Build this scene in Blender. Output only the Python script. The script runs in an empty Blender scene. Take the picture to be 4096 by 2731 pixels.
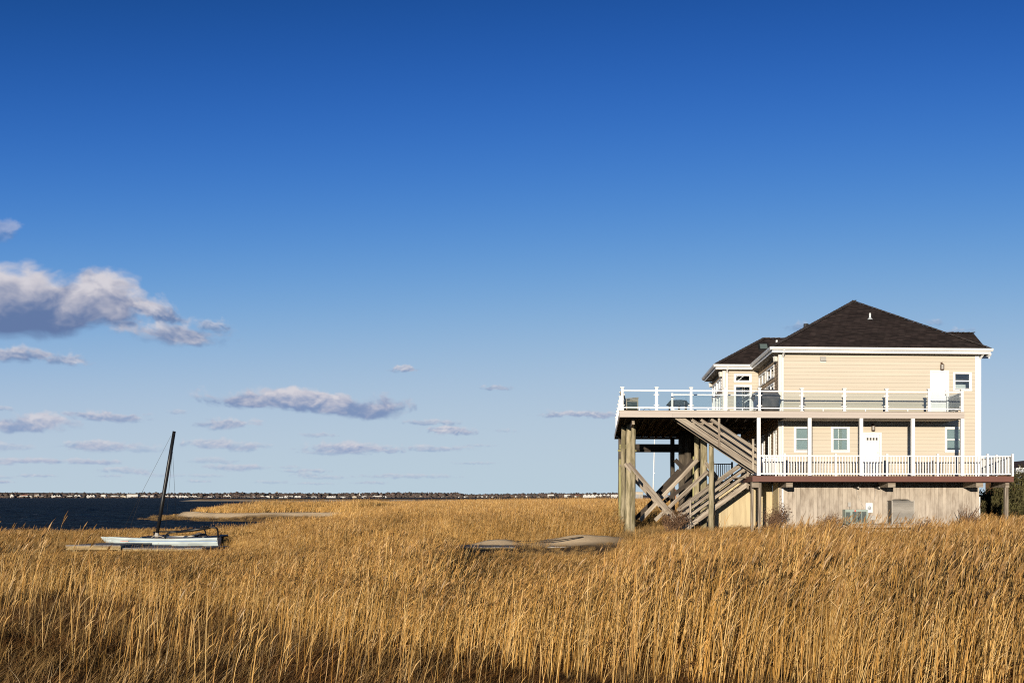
import bpy, math, random
import numpy as np
from mathutils import Vector, Matrix

rng = np.random.default_rng(7)
random.seed(7)
scene = bpy.context.scene
COL = scene.collection
R = math.radians

# ------------------------------------------------------------------ camera
CX, CY, F, EYE = 2627.0, 1988.0, 3982.0, 2.2      # lens centre and focal length in photo pixels, eye height in metres
cam_data = bpy.data.cameras.new('camera')
cam_data.sensor_width = 36.0
cam_data.lens = F / 4096 * 36
cam_data.shift_x = -(CX - 2048) / 4096
cam_data.shift_y = (CY - 1365.5) / 4096
cam_data.clip_start = 0.1
cam_data.clip_end = 20000
cam = bpy.data.objects.new('camera', cam_data)
cam.location = (0, 0, EYE)
cam.rotation_euler = (R(90), 0, 0)
COL.objects.link(cam)
scene.camera = cam

# ------------------------------------------------------------------ light and exposure
SUN_DIR = Vector((-0.1797, -1.0116, 0.118)).normalized()     # towards the low sun behind the camera
SUN_EL = math.asin(SUN_DIR.z)
SUN_AZ = math.atan2(SUN_DIR.x, SUN_DIR.y)
sun_data = bpy.data.lights.new('sun', 'SUN')
sun_data.energy = 4.8
sun_data.angle = R(0.53)
sun_data.color = (1.0, 0.90, 0.75)
sun = bpy.data.objects.new('sun', sun_data)
sun.rotation_euler = SUN_DIR.to_track_quat('Z', 'Y').to_euler()
sun.location = SUN_DIR * 100
COL.objects.link(sun)
vs = scene.view_settings
vs.view_transform = 'Standard'
vs.look = 'None'
vs.exposure = 0.22
vs.gamma = 1.0
vs.use_curve_mapping = False
cy = scene.cycles
cy.use_denoising = False
cy.use_adaptive_sampling = False
cy.max_bounces = 6
cy.diffuse_bounces = 1
cy.filter_width = 1.1
cy.glossy_bounces = 3
cy.transmission_bounces = 4
cy.transparent_max_bounces = 12
cy.sample_clamp_indirect = 4.0


def aze(px, py):
    a = math.atan((px - CX) / F)
    e = math.atan((CY - py) / F * math.cos(a))
    return math.degrees(a), math.degrees(e)


class NT:
    """tiny node-tree helper"""
    def __init__(self, tree):
        self.t = tree; self.n = tree.nodes; self.l = tree.links
    def set(self, sock, v):
        if isinstance(v, bpy.types.NodeSocket): self.l.new(v, sock)
        elif v is not None: sock.default_value = v
    def node(self, kind, **kw):
        nd = self.n.new(kind)
        for k, v in kw.items(): setattr(nd, k, v)
        return nd
    def math(self, op, a, b=None, c=None, clamp=False):
        nd = self.n.new('ShaderNodeMath'); nd.operation = op; nd.use_clamp = clamp
        self.set(nd.inputs[0], a); self.set(nd.inputs[1], b); self.set(nd.inputs[2], c)
        return nd.outputs[0]
    def vmath(self, op, a, b=None):
        nd = self.n.new('ShaderNodeVectorMath'); nd.operation = op
        self.set(nd.inputs[0], a); self.set(nd.inputs[1], b)
        return nd.outputs[1] if op in ('LENGTH', 'DOT_PRODUCT', 'DISTANCE') else nd.outputs[0]
    def noise(self, vec, scale, detail=4, rough=0.5, dims='3D', dist=0.0):
        nd = self.n.new('ShaderNodeTexNoise'); nd.noise_dimensions = dims
        self.set(nd.inputs['Vector'], vec); nd.inputs['Scale'].default_value = scale
        nd.inputs['Detail'].default_value = detail; nd.inputs['Roughness'].default_value = rough
        nd.inputs['Distortion'].default_value = dist
        return nd.outputs['Fac']
    def ramp(self, val, lo, hi, smooth=True, out=(0.0, 1.0)):
        nd = self.n.new('ShaderNodeMapRange')
        if smooth: nd.interpolation_type = 'SMOOTHSTEP'
        self.set(nd.inputs['Value'], val)
        self.set(nd.inputs['From Min'], lo); self.set(nd.inputs['From Max'], hi)
        nd.inputs['To Min'].default_value = out[0]; nd.inputs['To Max'].default_value = out[1]
        return nd.outputs[0]
    def mix(self, fac, a, b, mode='MIX'):
        nd = self.n.new('ShaderNodeMix'); nd.data_type = 'RGBA'; nd.blend_type = mode
        self.set(nd.inputs[0], fac)
        self.set(nd.inputs[6], a if isinstance(a, bpy.types.NodeSocket) else (*a[:3], 1))
        self.set(nd.inputs[7], b if isinstance(b, bpy.types.NodeSocket) else (*b[:3], 1))
        return nd.outputs[2]
    def xyz(self, x, y, z):
        nd = self.n.new('ShaderNodeCombineXYZ')
        self.set(nd.inputs[0], x); self.set(nd.inputs[1], y); self.set(nd.inputs[2], z)
        return nd.outputs[0]


# ------------------------------------------------------------------ sky with clouds
world = bpy.data.worlds.new('World')
scene.world = world
world.use_nodes = True
w = NT(world.node_tree)
w.n.clear()
sky = w.node('ShaderNodeTexSky', sky_type='NISHITA')
sky.sun_disc = False
sky.sun_elevation = SUN_EL
sky.sun_rotation = SUN_AZ
sky.air_density = 0.4
sky.dust_density = 0.0
sky.ozone_density = 3.0
sky.altitude = 0
# the camera's white balance and tone curve for the sky, channel by channel
scaled = w.vmath('MULTIPLY', sky.outputs[0], (0.1, 0.1, 0.1))
sp3 = w.node('ShaderNodeSeparateXYZ'); w.l.new(scaled, sp3.inputs[0])
chan = []
for ci, (top_, slope, mid) in enumerate(((.49, 3.8, .0720), (.622, 2.85, .1495), (.700, 4.5, .2135))):
    pw = w.math('POWER', w.math('MAXIMUM', sp3.outputs[ci], 1e-4), slope)
    chan.append(w.math('MULTIPLY', w.math('DIVIDE', pw, w.math('ADD', pw, mid ** slope)), top_))
bg_sky = w.node('ShaderNodeBackground')
toned = w.xyz(*chan)
w.l.new(w.vmath('MULTIPLY', toned, (8.6, 8.6, 8.6)), bg_sky.inputs[0])
bg_sky.inputs[1].default_value = 0.1
tc = w.node('ShaderNodeTexCoord')
sep = w.node('ShaderNodeSeparateXYZ')
w.l.new(tc.outputs['Generated'], sep.inputs[0])
az = w.math('MULTIPLY', w.math('ARCTAN2', sep.outputs[0], sep.outputs[1]), 180 / math.pi)
el = w.math('MULTIPLY', w.math('ARCSINE', sep.outputs[2]), 180 / math.pi)

def pnoise(x, y, seed):
    """gradient noise on arrays, about -1..1"""
    xi = np.floor(x).astype(np.int64); yi = np.floor(y).astype(np.int64); fx = x - xi; fy = y - yi
    u = fx * fx * fx * (fx * (fx * 6 - 15) + 10); v = fy * fy * fy * (fy * (fy * 6 - 15) + 10)
    tab = np.random.default_rng(seed).uniform(0, 2 * np.pi, 4096); gx_, gy_ = np.cos(tab), np.sin(tab)
    def dot(ix, iy, dx, dy):
        k_ = (ix * 1619 + iy * 31337 + ((ix * iy) & 1023) * 7) & 4095
        return gx_[k_] * dx + gy_[k_] * dy
    n00 = dot(xi, yi, fx, fy); n10 = dot(xi + 1, yi, fx - 1, fy); n01 = dot(xi, yi + 1, fx, fy - 1); n11 = dot(xi + 1, yi + 1, fx - 1, fy - 1)
    return 1.5 * ((n00 * (1 - u) + n10 * u) * (1 - v) + (n01 * (1 - u) + n11 * u) * v)
def fbm(x, y, seed, octv=6, rough=.55):
    s_ = 0; a_ = 1.0; t_ = 0
    for i in range(octv):
        s_ = s_ + a_ * pnoise(x * 2 ** i + 17.3 * i, y * 2 ** i - 9.1 * i, seed + i); t_ += a_; a_ *= rough
    return s_ / t_
def sstep(a_, b_, t_):
    t_ = np.clip((t_ - a_) / (b_ - a_), 0, 1); return t_ * t_ * (3 - 2 * t_)
# clouds, computed in directions of the sky (degrees of azimuth and elevation) and laid over the sky colour
A0, A1, E0, E1, PPD = -38.0, 25.0, 0.0, 19.0, 26
NA, NE = int((A1 - A0) * PPD), int((E1 - E0) * PPD)
rgba = np.zeros((NE, NA, 4)); rgba[..., :3] = (.4, .45, .6)
def put(px, py, rx, ry, k, op, seed):
    """one cumulus: photo px of its centre, half width, half height; ragged lit top, flat shaded base"""
    a0, e0 = aze(px, py); a1, e1 = aze(px + rx, py - ry); ra, re = abs(a1 - a0), abs(e1 - e0)
    i0, i1 = max(0, int((e0 - 1.7 * re - E0) * PPD)), min(NE, int((e0 + 2.2 * re - E0) * PPD) + 2)
    j0, j1 = max(0, int((a0 - 1.6 * ra - A0) * PPD)), min(NA, int((a0 + 1.6 * ra - A0) * PPD) + 2)
    if i1 <= i0 or j1 <= j0: return
    ga, ge = np.meshgrid(A0 + (np.arange(j0, j1) + .5) / PPD, E0 + (np.arange(i0, i1) + .5) / PPD)
    x = (ga - a0) / re; y = (ge - e0) / re
    sx, sy = x * .30 + seed * 3.7, y * .55 - seed * 2.3
    w1 = fbm(sx, sy, 100 + seed, 5, .55); w2 = fbm(sx + 31, sy + 7, 200 + seed, 5, .55)
    x2 = x + 1.1 * w1; y2 = y + .55 * w2
    bx = x2 * re / ra
    # the top swells and sinks along the cloud
    tops = .78 + .55 * fbm(x * re / ra * 1.6 + seed * 9.1, y * 0 + seed, 300 + seed, 4, .6)
    yy = np.where(y2 > 0, y2 / np.clip(tops, .35, 1.5), y2 * 1.75)
    r = np.sqrt(bx ** 2 + yy ** 2)
    fine = fbm(x2 * .8 + seed, y2 * 1.1, 400 + seed, 7, .62)
    d = k * (1 - r) * 1.5 + fine * np.where(y < -.25, .50, .98)
    D = sstep(.0, .74, d) ** 1.15
    rel = fbm(x2 * .62 + 5, y2 * .95 + seed, 500 + seed, 6, .6)
    rs = max(1, int(.22 * re * PPD))
    rel2 = np.roll(np.roll(rel, -rs, 0), rs // 2, 1)
    big = 1.0 if k > 1.12 else 0.0       # the big clouds have broad shaded bases
    lit = sstep(-.55 + .20 * big, .75 + .12 * big, y + .10 + .75 * rel + .9 * (rel - rel2))
    lit = lit * (1 - .35 * sstep(.2, 1.2, fbm(x2 * .5, y2 * .9, 600 + seed, 4) + .55) * sstep(.6, .1, y))
    fd = sstep(1, 11, e0 + 0 * ge)[..., None]
    dark = np.array([.25, .345, .55]) * (1 - fd) + np.array([.110, .172, .345]) * fd
    light = np.array([.60, .59, .66]) * (1 - fd) + np.array([.60, .575, .625]) * fd
    c = dark * (1 - lit[..., None]) + light * lit[..., None]
    white = (sstep(.75, 1.0, lit) * sstep(.15, .5, rel - rel2 + .25))[..., None]
    c = c * (1 - .5 * white) + np.array([.74, .71, .74]) * .5 * white
    a = (D * op)[..., None]
    o = rgba[i0:i1, j0:j1]; oa = o[..., 3:]
    na = a + oa * (1 - a)
    o[..., :3] = np.where(na > 1e-4, (c * a + o[..., :3] * oa * (1 - a)) / np.maximum(na, 1e-4), o[..., :3])
    o[..., 3:] = na
CLOUDS = [
    (-20, 930, 110, 70, .7, .38), (690, 1330, 250, 80, .75, .85), (850, 1305, 110, 34, .6, .6),
    (70, 1225, 640, 165, 1.15, .97), (620, 1255, 150, 60, .8, .85), (40, 1418, 190, 55, .9, .85), (265, 1445, 120, 40, .75, .7),
    (1240, 1618, 470, 72, 1.15, .95), (130, 1698, 230, 58, 1.0, .85), (440, 1668, 190, 36, .85, .8), (905, 1695, 160, 40, .8, .75),
    (1620, 1480, 70, 26, .9, .75), (1800, 1726, 130, 30, .95, .8), (1720, 1690, 150, 22, .75, .6), (2330, 1660, 210, 28, .9, .75),
    (1990, 1552, 70, 20, .85, .6), (1740, 1795, 180, 22, .75, .6), (1380, 1790, 130, 26, .85, .65), (1555, 1802, 80, 20, .85, .65),
    (3190, 1305, 60, 44, .55, .35), (3735, 1292, 80, 34, .55, .3), (3830, 1322, 90, 24, .55, .35), (1280, 1740, 90, 16, .8, .5), (710, 1648, 50, 14, .8, .4),
    (10, 1635, 60, 20, .8, .5), (2020, 1722, 60, 14, .6, .3), (1900, 1852, 110, 12, .7, .4), (1620, 1905, 260, 16, .7, .5), (1920, 1782, 90, 10, .6, .35),
]
rc = random.Random(11)
for _ in range(46):          # rows of small far clouds low over the water, denser to the left
    py_ = rc.choice((1788, 1800, 1830, 1842, 1858, 1872, 1888, 1902, 1925)) + rc.uniform(-9, 9)
    px_ = -150 + 1750 * rc.random() ** 1.25
    sc_ = (1990 - py_) / 190
    CLOUDS.append((px_, py_, rc.uniform(70, 200) * (.55 + .5 * sc_), rc.uniform(13, 30) * sc_ + 3, rc.uniform(.7, 1.0), rc.uniform(.30, .60)))
for k_, c_ in enumerate(CLOUDS[29:] + CLOUDS[:29]): put(*c_, k_ + 1)
img = bpy.data.images.new('cloud_field', NA, NE, alpha=True, float_buffer=True)
img.colorspace_settings.name = 'Non-Color'
img.alpha_mode = 'CHANNEL_PACKED'
img.pixels.foreach_set(rgba.astype(np.float32).ravel())
img.pack()
tex = w.node('ShaderNodeTexImage', image=img, interpolation='Cubic', extension='CLIP')
w.l.new(w.xyz(w.math('DIVIDE', w.math('SUBTRACT', az, A0), A1 - A0), w.math('DIVIDE', w.math('SUBTRACT', el, E0), E1 - E0), 0.0), tex.inputs[0])
bg_cl = w.node('ShaderNodeBackground'); w.l.new(tex.outputs['Color'], bg_cl.inputs[0]); bg_cl.inputs[1].default_value = 0.86
m1 = w.node('ShaderNodeMixShader')
w.l.new(tex.outputs['Alpha'], m1.inputs[0]); w.l.new(bg_sky.outputs[0], m1.inputs[1]); w.l.new(bg_cl.outputs[0], m1.inputs[2])
wo = w.node('ShaderNodeOutputWorld')
w.l.new(m1.outputs[0], wo.inputs[0])
world.cycles.sampling_method = 'MANUAL'
world.cycles.sample_map_resolution = 256


# ------------------------------------------------------------------ materials
MATS = {}
def mat(name, base, rough=0.7, spec=0.3, var=0.0, nscale=4.0, stretch=(1, 1, 1), base2=None, bump=0.0, bscale=None,
        rnd=0.0, metal=0.0, lo=0.35, hi=0.65, coords='Object', translucent=0.0):
    """procedural principled material: two tones mixed by stretched noise, a per-object tone shift, optional fine relief"""
    if name in MATS: return MATS[name]
    m = bpy.data.materials.new(name); m.use_nodes = True
    t = NT(m.node_tree)
    b = t.n['Principled BSDF']
    b.inputs['Roughness'].default_value = rough
    b.inputs['Specular IOR Level'].default_value = spec
    b.inputs['Metallic'].default_value = metal
    tcn = t.node('ShaderNodeTexCoord')
    vec = t.vmath('MULTIPLY', tcn.outputs[coords], stretch)
    oi = t.node('ShaderNodeObjectInfo')
    vec = t.vmath('ADD', vec, t.vmath('MULTIPLY', t.xyz(oi.outputs['Random'], oi.outputs['Random'], oi.outputs['Random']), (37.0, 91.0, 53.0)))
    b2 = base2 or tuple(c * (1 - var) for c in base)
    n = t.noise(vec, nscale, 6, 0.6)
    col = t.mix(t.ramp(n, lo, hi), base, b2)
    if rnd:
        v = t.math('MULTIPLY_ADD', oi.outputs['Random'], 2 * rnd, 1 - rnd)
        hsv = t.node('ShaderNodeHueSaturation'); t.l.new(v, hsv.inputs['Value']); t.l.new(col, hsv.inputs['Color'])
        col = hsv.outputs[0]
    t.l.new(col, b.inputs['Base Color'])
    if bump:
        bn = t.node('ShaderNodeBump'); bn.inputs['Strength'].default_value = bump; bn.inputs['Distance'].default_value = 0.01
        t.l.new(t.noise(vec, bscale or nscale * 6, 5, 0.6), bn.inputs['Height'])
        t.l.new(bn.outputs[0], b.inputs['Normal'])
    MATS[name] = m
    return m


# ------------------------------------------------------------------ mesh and object helpers
def P(px, py, Y):
    """world point on the ray of a photo pixel, at distance Y"""
    return Vector(((px - CX) / F * Y, Y, EYE + (CY - py) / F * Y))
def PX(px, Y):
    return (px - CX) / F * Y

class MB:
    def __init__(self): self.v = []; self.f = []
    def add(self, vs, fs):
        o = len(self.v); self.v += [tuple(p) for p in vs]; self.f += [tuple(i + o for i in q) for q in fs]; return self
    def box(self, x0, x1, y0, y1, z0, z1):
        return self.add([(x0, y0, z0), (x1, y0, z0), (x1, y1, z0), (x0, y1, z0), (x0, y0, z1), (x1, y0, z1), (x1, y1, z1), (x0, y1, z1)],
                        [(0, 3, 2, 1), (4, 5, 6, 7), (0, 1, 5, 4), (1, 2, 6, 5), (2, 3, 7, 6), (3, 0, 4, 7)])
    def beam(self, a, b, w, h, up=(0, 0, 1)):
        a, b = Vector(a), Vector(b); x = (b - a).normalized()
        y = Vector(up).cross(x)
        if y.length < 1e-4: y = Vector((0, 1, 0)).cross(x)
        y.normalize(); z = x.cross(y)
        q = []
        for p in (a, b):
            for sy, sz in ((-1, -1), (1, -1), (1, 1), (-1, 1)):
                q.append(p + y * (sy * w / 2) + z * (sz * h / 2))
        return self.add(q, [(3, 2, 1, 0), (4, 5, 6, 7), (0, 1, 5, 4), (1, 2, 6, 5), (2, 3, 7, 6), (3, 0, 4, 7)])
    def tube(self, pts, r, n=8, cap=True, jit=0.0):
        pts = [Vector(p) for p in pts]; k = len(pts)
        rs = r if isinstance(r, (list, tuple)) else [r] * k
        vs, fs = [], []
        px_ = None
        for i, p in enumerate(pts):
            d = (pts[min(i + 1, k - 1)] - pts[max(i - 1, 0)]).normalized()
            if px_ is None: px_ = d.orthogonal().normalized()
            px_ = (px_ - d * px_.dot(d)).normalized(); py_ = d.cross(px_)
            for j in range(n):
                a = 2 * math.pi * j / n
                rr = rs[i] * (1 + (random.uniform(-jit, jit) if jit else 0))
                vs.append(p + px_ * (math.cos(a) * rr) + py_ * (math.sin(a) * rr))
        for i in range(k - 1):
            for j in range(n):
                fs.append((i * n + j, i * n + (j + 1) % n, (i + 1) * n + (j + 1) % n, (i + 1) * n + j))
        if cap: fs += [tuple(reversed(range(n))), tuple(range((k - 1) * n, k * n))]
        return self.add(vs, fs)
    def prism(self, poly, axis, a, b):
        """extrude a closed 2D polygon along axis (0,1,2) from a to b"""
        n = len(poly); vs = []
        for t in (a, b):
            for (p, q) in poly:
                vs.append({0: (t, p, q), 1: (p, t, q), 2: (p, q, t)}[axis])
        fs = [tuple(range(n)), tuple(reversed(range(n, 2 * n)))]
        fs += [(i, i + n, (i + 1) % n + n, (i + 1) % n) for i in range(n)]
        return self.add(vs, fs)
    def mesh(self, name, material, smooth=False):
        me = bpy.data.meshes.new(name)
        me.from_pydata(self.v, [], self.f)
        me.validate(); 
        import bmesh
        bm = bmesh.new(); bm.from_mesh(me); bmesh.ops.recalc_face_normals(bm, faces=bm.faces); bm.to_mesh(me); bm.free()
        if smooth: me.polygons.foreach_set('use_smooth', [True] * len(me.polygons))
        if material: me.materials.append(material)
        return me

def tag(o, label=None, cat=None, group=None, kind=None):
    if label: o['label'] = label
    if cat: o['category'] = cat
    if group: o['group'] = group
    if kind: o['kind'] = kind
    return o
def link(name, me, parent=None, loc=None):
    o = bpy.data.objects.new(name, me); COL.objects.link(o)
    if parent: o.parent = parent
    if loc is not None: o.location = loc
    return o
def structure(name, me, label=None):
    return tag(link(name, me), label, None, None, 'structure')

class Thing:
    """an Empty at the thing's base (in a frame: world, or the house's own axes) that parents its parts"""
    def __init__(self, name, label, cat, base=(0, 0, 0), frame=None, group=None):
        self.base = Vector(base)
        self.o = bpy.data.objects.new(name, None); COL.objects.link(self.o)
        self.o.empty_display_size = 0.2
        if frame is None: self.o.location = base
        else:
            self.o.location = frame @ self.base
            self.o.rotation_euler = frame.to_euler()
        tag(self.o, label, cat, group)
    def part(self, name, mb, material, parent=None, smooth=False, label=None):
        mb.v = [tuple(Vector(p) - self.base) for p in mb.v]
        o = link(name, mb.mesh(name, material, smooth), parent or self.o)
        if label: o['label'] = label
        return o
    cache = {}
    def box(self, name, x0, x1, y0, y1, z0, z1, material, parent=None):
        """box part; alike boxes share one mesh. Parent parts must sit at their thing's origin."""
        dx, dy, dz = (round(abs(b - a), 3) for a, b in ((x0, x1), (y0, y1), (z0, z1)))
        key = (dx, dy, dz, material.name)
        if key not in Thing.cache:
            Thing.cache[key] = MB().box(-dx / 2, dx / 2, -dy / 2, dy / 2, -dz / 2, dz / 2).mesh(name, material)
        c = Vector(((x0 + x1) / 2, (y0 + y1) / 2, (z0 + z1) / 2)) - self.base
        if parent is not None and parent is not self.o: c = c - parent.location
        return link(name, Thing.cache[key], parent or self.o, c)
    def beam(self, name, a, b, w, h, material, parent=None, up=(0, 0, 1)):
        """a board from a to b whose own x axis runs along it, so that grain follows the board"""
        a, b = Vector(a), Vector(b); L = round((b - a).length, 2)
        key = ('b', L, w, h, material.name)
        if key not in Thing.cache:
            Thing.cache[key] = MB().box(-L / 2, L / 2, -w / 2, w / 2, -h / 2, h / 2).mesh(name, material)
        x = (b - a).normalized(); y = Vector(up).cross(x)
        if y.length < 1e-4: y = Vector((0, 1, 0)).cross(x)
        y.normalize(); z = x.cross(y)
        o = link(name, Thing.cache[key], parent or self.o)
        off = self.base + (parent.location if parent is not None and parent is not self.o else Vector((0, 0, 0)))
        o.matrix_local = Matrix.Translation((a + b) / 2 - off) @ Matrix((x, y, z)).transposed().to_4x4()
        return o

# house frame: u along the front wall to the right, v back from it, z up
TH = math.atan(0.056)
OX, OY = 5.8737, 47.8303
HF = Matrix.Translation((OX, OY, 0)) @ Matrix.Rotation(TH, 4, 'Z')
_c, _s = math.cos(TH), math.sin(TH)
def UZ(px, py, v):
    a = (px - CX) / F
    k = (v - OX * _s + OY * _c) / (-a * _s + _c)
    return ((k * a - OX) * _c + (k - OY) * _s, EYE + (CY - py) / F * k)
def U(px, v): return UZ(px, 0, v)[0]
def Z(px, py, v): return UZ(px, py, v)[1]
def VZ(px, py, u):
    a = (px - CX) / F
    k = (u + OX * _c + OY * _s) / (a * _c + _s)
    return (-(k * a - OX) * _s + (k - OY) * _c, EYE + (CY - py) / F * k)
def to_house(x, y):
    dx, dy = x - OX, y - OY
    return dx * _c + dy * _s, -dx * _s + dy * _c
# ------------------------------------------------------------------ the land
def vnoise(x, y, s, seed=0):
    """smooth value noise on arrays"""
    x = np.asarray(x, float) / s; y = np.asarray(y, float) / s
    xi = np.floor(x).astype(np.int64); yi = np.floor(y).astype(np.int64)
    fx = x - xi; fy = y - yi
    fx = fx * fx * (3 - 2 * fx); fy = fy * fy * (3 - 2 * fy)
    def h(a, b):
        n = (a * 374761393 + b * 668265263 + seed * 974711) & 0x7fffffff
        n = ((n ^ (n >> 13)) * 1274126177) & 0x7fffffff
        return ((n ^ (n >> 16)) & 0xffff) / 65535.0
    return (h(xi, yi) * (1 - fx) + h(xi + 1, yi) * fx) * (1 - fy) + (h(xi, yi + 1) * (1 - fx) + h(xi + 1, yi + 1) * fx) * fy

WATER_Z = -0.35
SHORE = [(-400, -60), (-400, 47), (-120, 49), (-60, 51), (-38, 52.5), (-23.5, 54), (-24.5, 60), (-26.5, 72), (-29, 86), (-33.5, 101),
         (-38, 107), (-45, 106), (-50, 107.5), (-55, 110), (-58.5, 114), (-57, 121), (-52.5, 129), (-56, 150), (-58, 176), (-46, 208), (-22, 236),
         (-11, 262), (-6, 330), (10, 900), (900, 900), (900, -60)]
SH = np.array(SHORE, float)
def shore_dist(x, y):
    """signed distance to the shoreline, positive on land"""
    x = np.asarray(x, float); y = np.asarray(y, float)
    d = np.full(x.shape, 1e9); ins = np.zeros(x.shape, bool)
    n = len(SH)
    for i in range(n):
        ax, ay = SH[i]; bx, by = SH[(i + 1) % n]
        ex, ey = bx - ax, by - ay
        t = np.clip(((x - ax) * ex + (y - ay) * ey) / (ex * ex + ey * ey), 0, 1)
        d = np.minimum(d, np.hypot(x - ax - t * ex, y - ay - t * ey))
        cond = (ay > y) != (by > y)
        with np.errstate(divide='ignore', invalid='ignore'):
            xx = ax + (y - ay) * ex / (ey if ey else 1e-9)
        ins ^= cond & (x < xx)
    return np.where(ins, d, -d)
def px_of(x, y): return CX + F * np.asarray(x) / np.maximum(np.asarray(y), 0.5)
def smooth(a, b, t):
    t = np.clip((t - a) / (b - a), 0, 1); return t * t * (3 - 2 * t)
def ground_z(x, y):
    d = shore_dist(x, y) + (vnoise(x, y, 4, 3) - .5) * 1.6 + (vnoise(x, y, 1.3, 4) - .5) * 0.6
    z = -1.2 + 1.15 * smooth(-3.0, 1.2, d) + 0.05 * smooth(0, 10, d)
    z = z + (vnoise(x, y, 6, 1) - .5) * 0.16 + (vnoise(x, y, 1.7, 2) - .5) * 0.07
    u, v = to_house(np.asarray(x, float), np.asarray(y, float))
    hb = smooth(0, 5, np.minimum(np.minimum(u + 9, 14 - u), np.minimum(v + 3.5, 20 - v)) + 2)
    z = z + 0.42 * hb
    # low sand bank along the front of the spit
    x_, y_ = np.asarray(x, float), np.asarray(y, float)
    z = z + .55 * smooth(2.6, 3.5, d) * (x_ < -33) * smooth(98, 102, y_) * (1 - smooth(120, 128, y_))
    # two low sand mounds in front of the piles
    for (mpx, mY, rx, ry, hh) in ((1985, 44.8, 1.15, 1.0, .36), (2290, 45.2, 1.75, 1.2, .44)):
        z = z + hh * (.82 + .36 * vnoise(x, y, .55, 17)) * np.exp(-(((x - PX(mpx, mY)) / rx) ** 2 + ((y - mY) / np.where(np.asarray(y) < mY, ry * .62, ry)) ** 2) ** 1.4)
    return z

def grid_mesh(name, X, Y, zf, material):
    nx, ny = len(X), len(Y)
    gx, gy = np.meshgrid(X, Y)
    z = zf(gx.ravel(), gy.ravel())
    co = np.stack([gx.ravel(), gy.ravel(), z], 1)
    i = np.arange(nx * ny).reshape(ny, nx)
    q = np.stack([i[:-1, :-1], i[:-1, 1:], i[1:, 1:], i[1:, :-1]], -1).reshape(-1, 4)
    me = bpy.data.meshes.new(name)
    me.vertices.add(len(co)); me.vertices.foreach_set('co', co.astype(np.float32).ravel())
    me.loops.add(q.size); me.loops.foreach_set('vertex_index', q.astype(np.int32).ravel())
    me.polygons.add(len(q)); me.polygons.foreach_set('loop_start', np.arange(0, q.size, 4, dtype=np.int32))
    me.update(calc_edges=True)
    me.polygons.foreach_set('use_smooth', np.ones(len(q), bool))
    me.materials.append(material)
    return me

# ground: dark matted mud and litter, pale sand where the shore and the mounds are
gm = bpy.data.materials.new('marsh_soil'); gm.use_nodes = True
t = NT(gm.node_tree); b = t.n['Principled BSDF']; b.inputs['Roughness'].default_value = 0.95; b.inputs['Specular IOR Level'].default_value = 0.1
geo = t.node('ShaderNodeNewGeometry'); at = t.node('ShaderNodeAttribute'); at.attribute_name = 'sand'
n1 = t.noise(geo.outputs['Position'], 2.5, 6, 0.65); n2 = t.noise(geo.outputs['Position'], 14.0, 5, 0.6)
soil = t.mix(t.ramp(n1, .35, .65), (0.11, 0.065, 0.03), (0.20, 0.125, 0.055))
sand = t.mix(t.ramp(n2, .3, .7), (0.70, 0.54, 0.35), (0.58, 0.43, 0.27))
t.l.new(t.mix(at.outputs['Fac'], soil, sand), b.inputs['Base Color'])
bn = t.node('ShaderNodeBump'); bn.inputs['Strength'].default_value = 0.3; bn.inputs['Distance'].default_value = 0.02
t.l.new(n2, bn.inputs['Height']); t.l.new(bn.outputs[0], b.inputs['Normal'])

gx = np.concatenate([np.linspace(-900, -130, 24)[:-1], np.linspace(-130, -62, 60)[:-1], np.linspace(-62, 40, 230)[:-1], np.linspace(40, 130, 60)[:-1], np.linspace(130, 900, 24)])
gy = np.concatenate([np.linspace(-60, 4, 30)[:-1], np.linspace(4, 62, 130)[:-1], np.linspace(62, 135, 130)[:-1], np.geomspace(135, 900, 90)])
ground = structure('ground', grid_mesh('ground', gx, gy, ground_z, gm))
co = np.empty(len(ground.data.vertices) * 3, np.float32); ground.data.vertices.foreach_get('co', co); co = co.reshape(-1, 3)
SAND_PATCH = [(1985, 44.8, 1.6, 1.3), (2300, 45.2, 2.3, 1.5)]
def sand_mask(x, y):
    x = np.asarray(x, float); y = np.asarray(y, float)
    s = np.zeros_like(x)
    for (mpx, mY, rx, ry) in SAND_PATCH:
        s = np.maximum(s, np.exp(-(((x - PX(mpx, mY)) / rx) ** 2 + ((y - mY) / ry) ** 2) ** 2))
    # beach along the front of the spit
    d = shore_dist(x, y)
    beach = smooth(2.2, 2.8, d) * (1 - smooth(4.0, 5.0, d)) * smooth(99, 104, y) * (1 - smooth(113, 117, y)) * (x < -33.5) * (x > -57.5)
    beach = beach * smooth(0.25, 0.45, vnoise(x, y, 3.0, 9) + 0.25)
    return np.clip(np.maximum(s, beach), 0, 1)
a = ground.data.attributes.new('sand', 'FLOAT', 'POINT')
a.data.foreach_set('value', sand_mask(co[:, 0], co[:, 1]).astype(np.float32))

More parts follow.
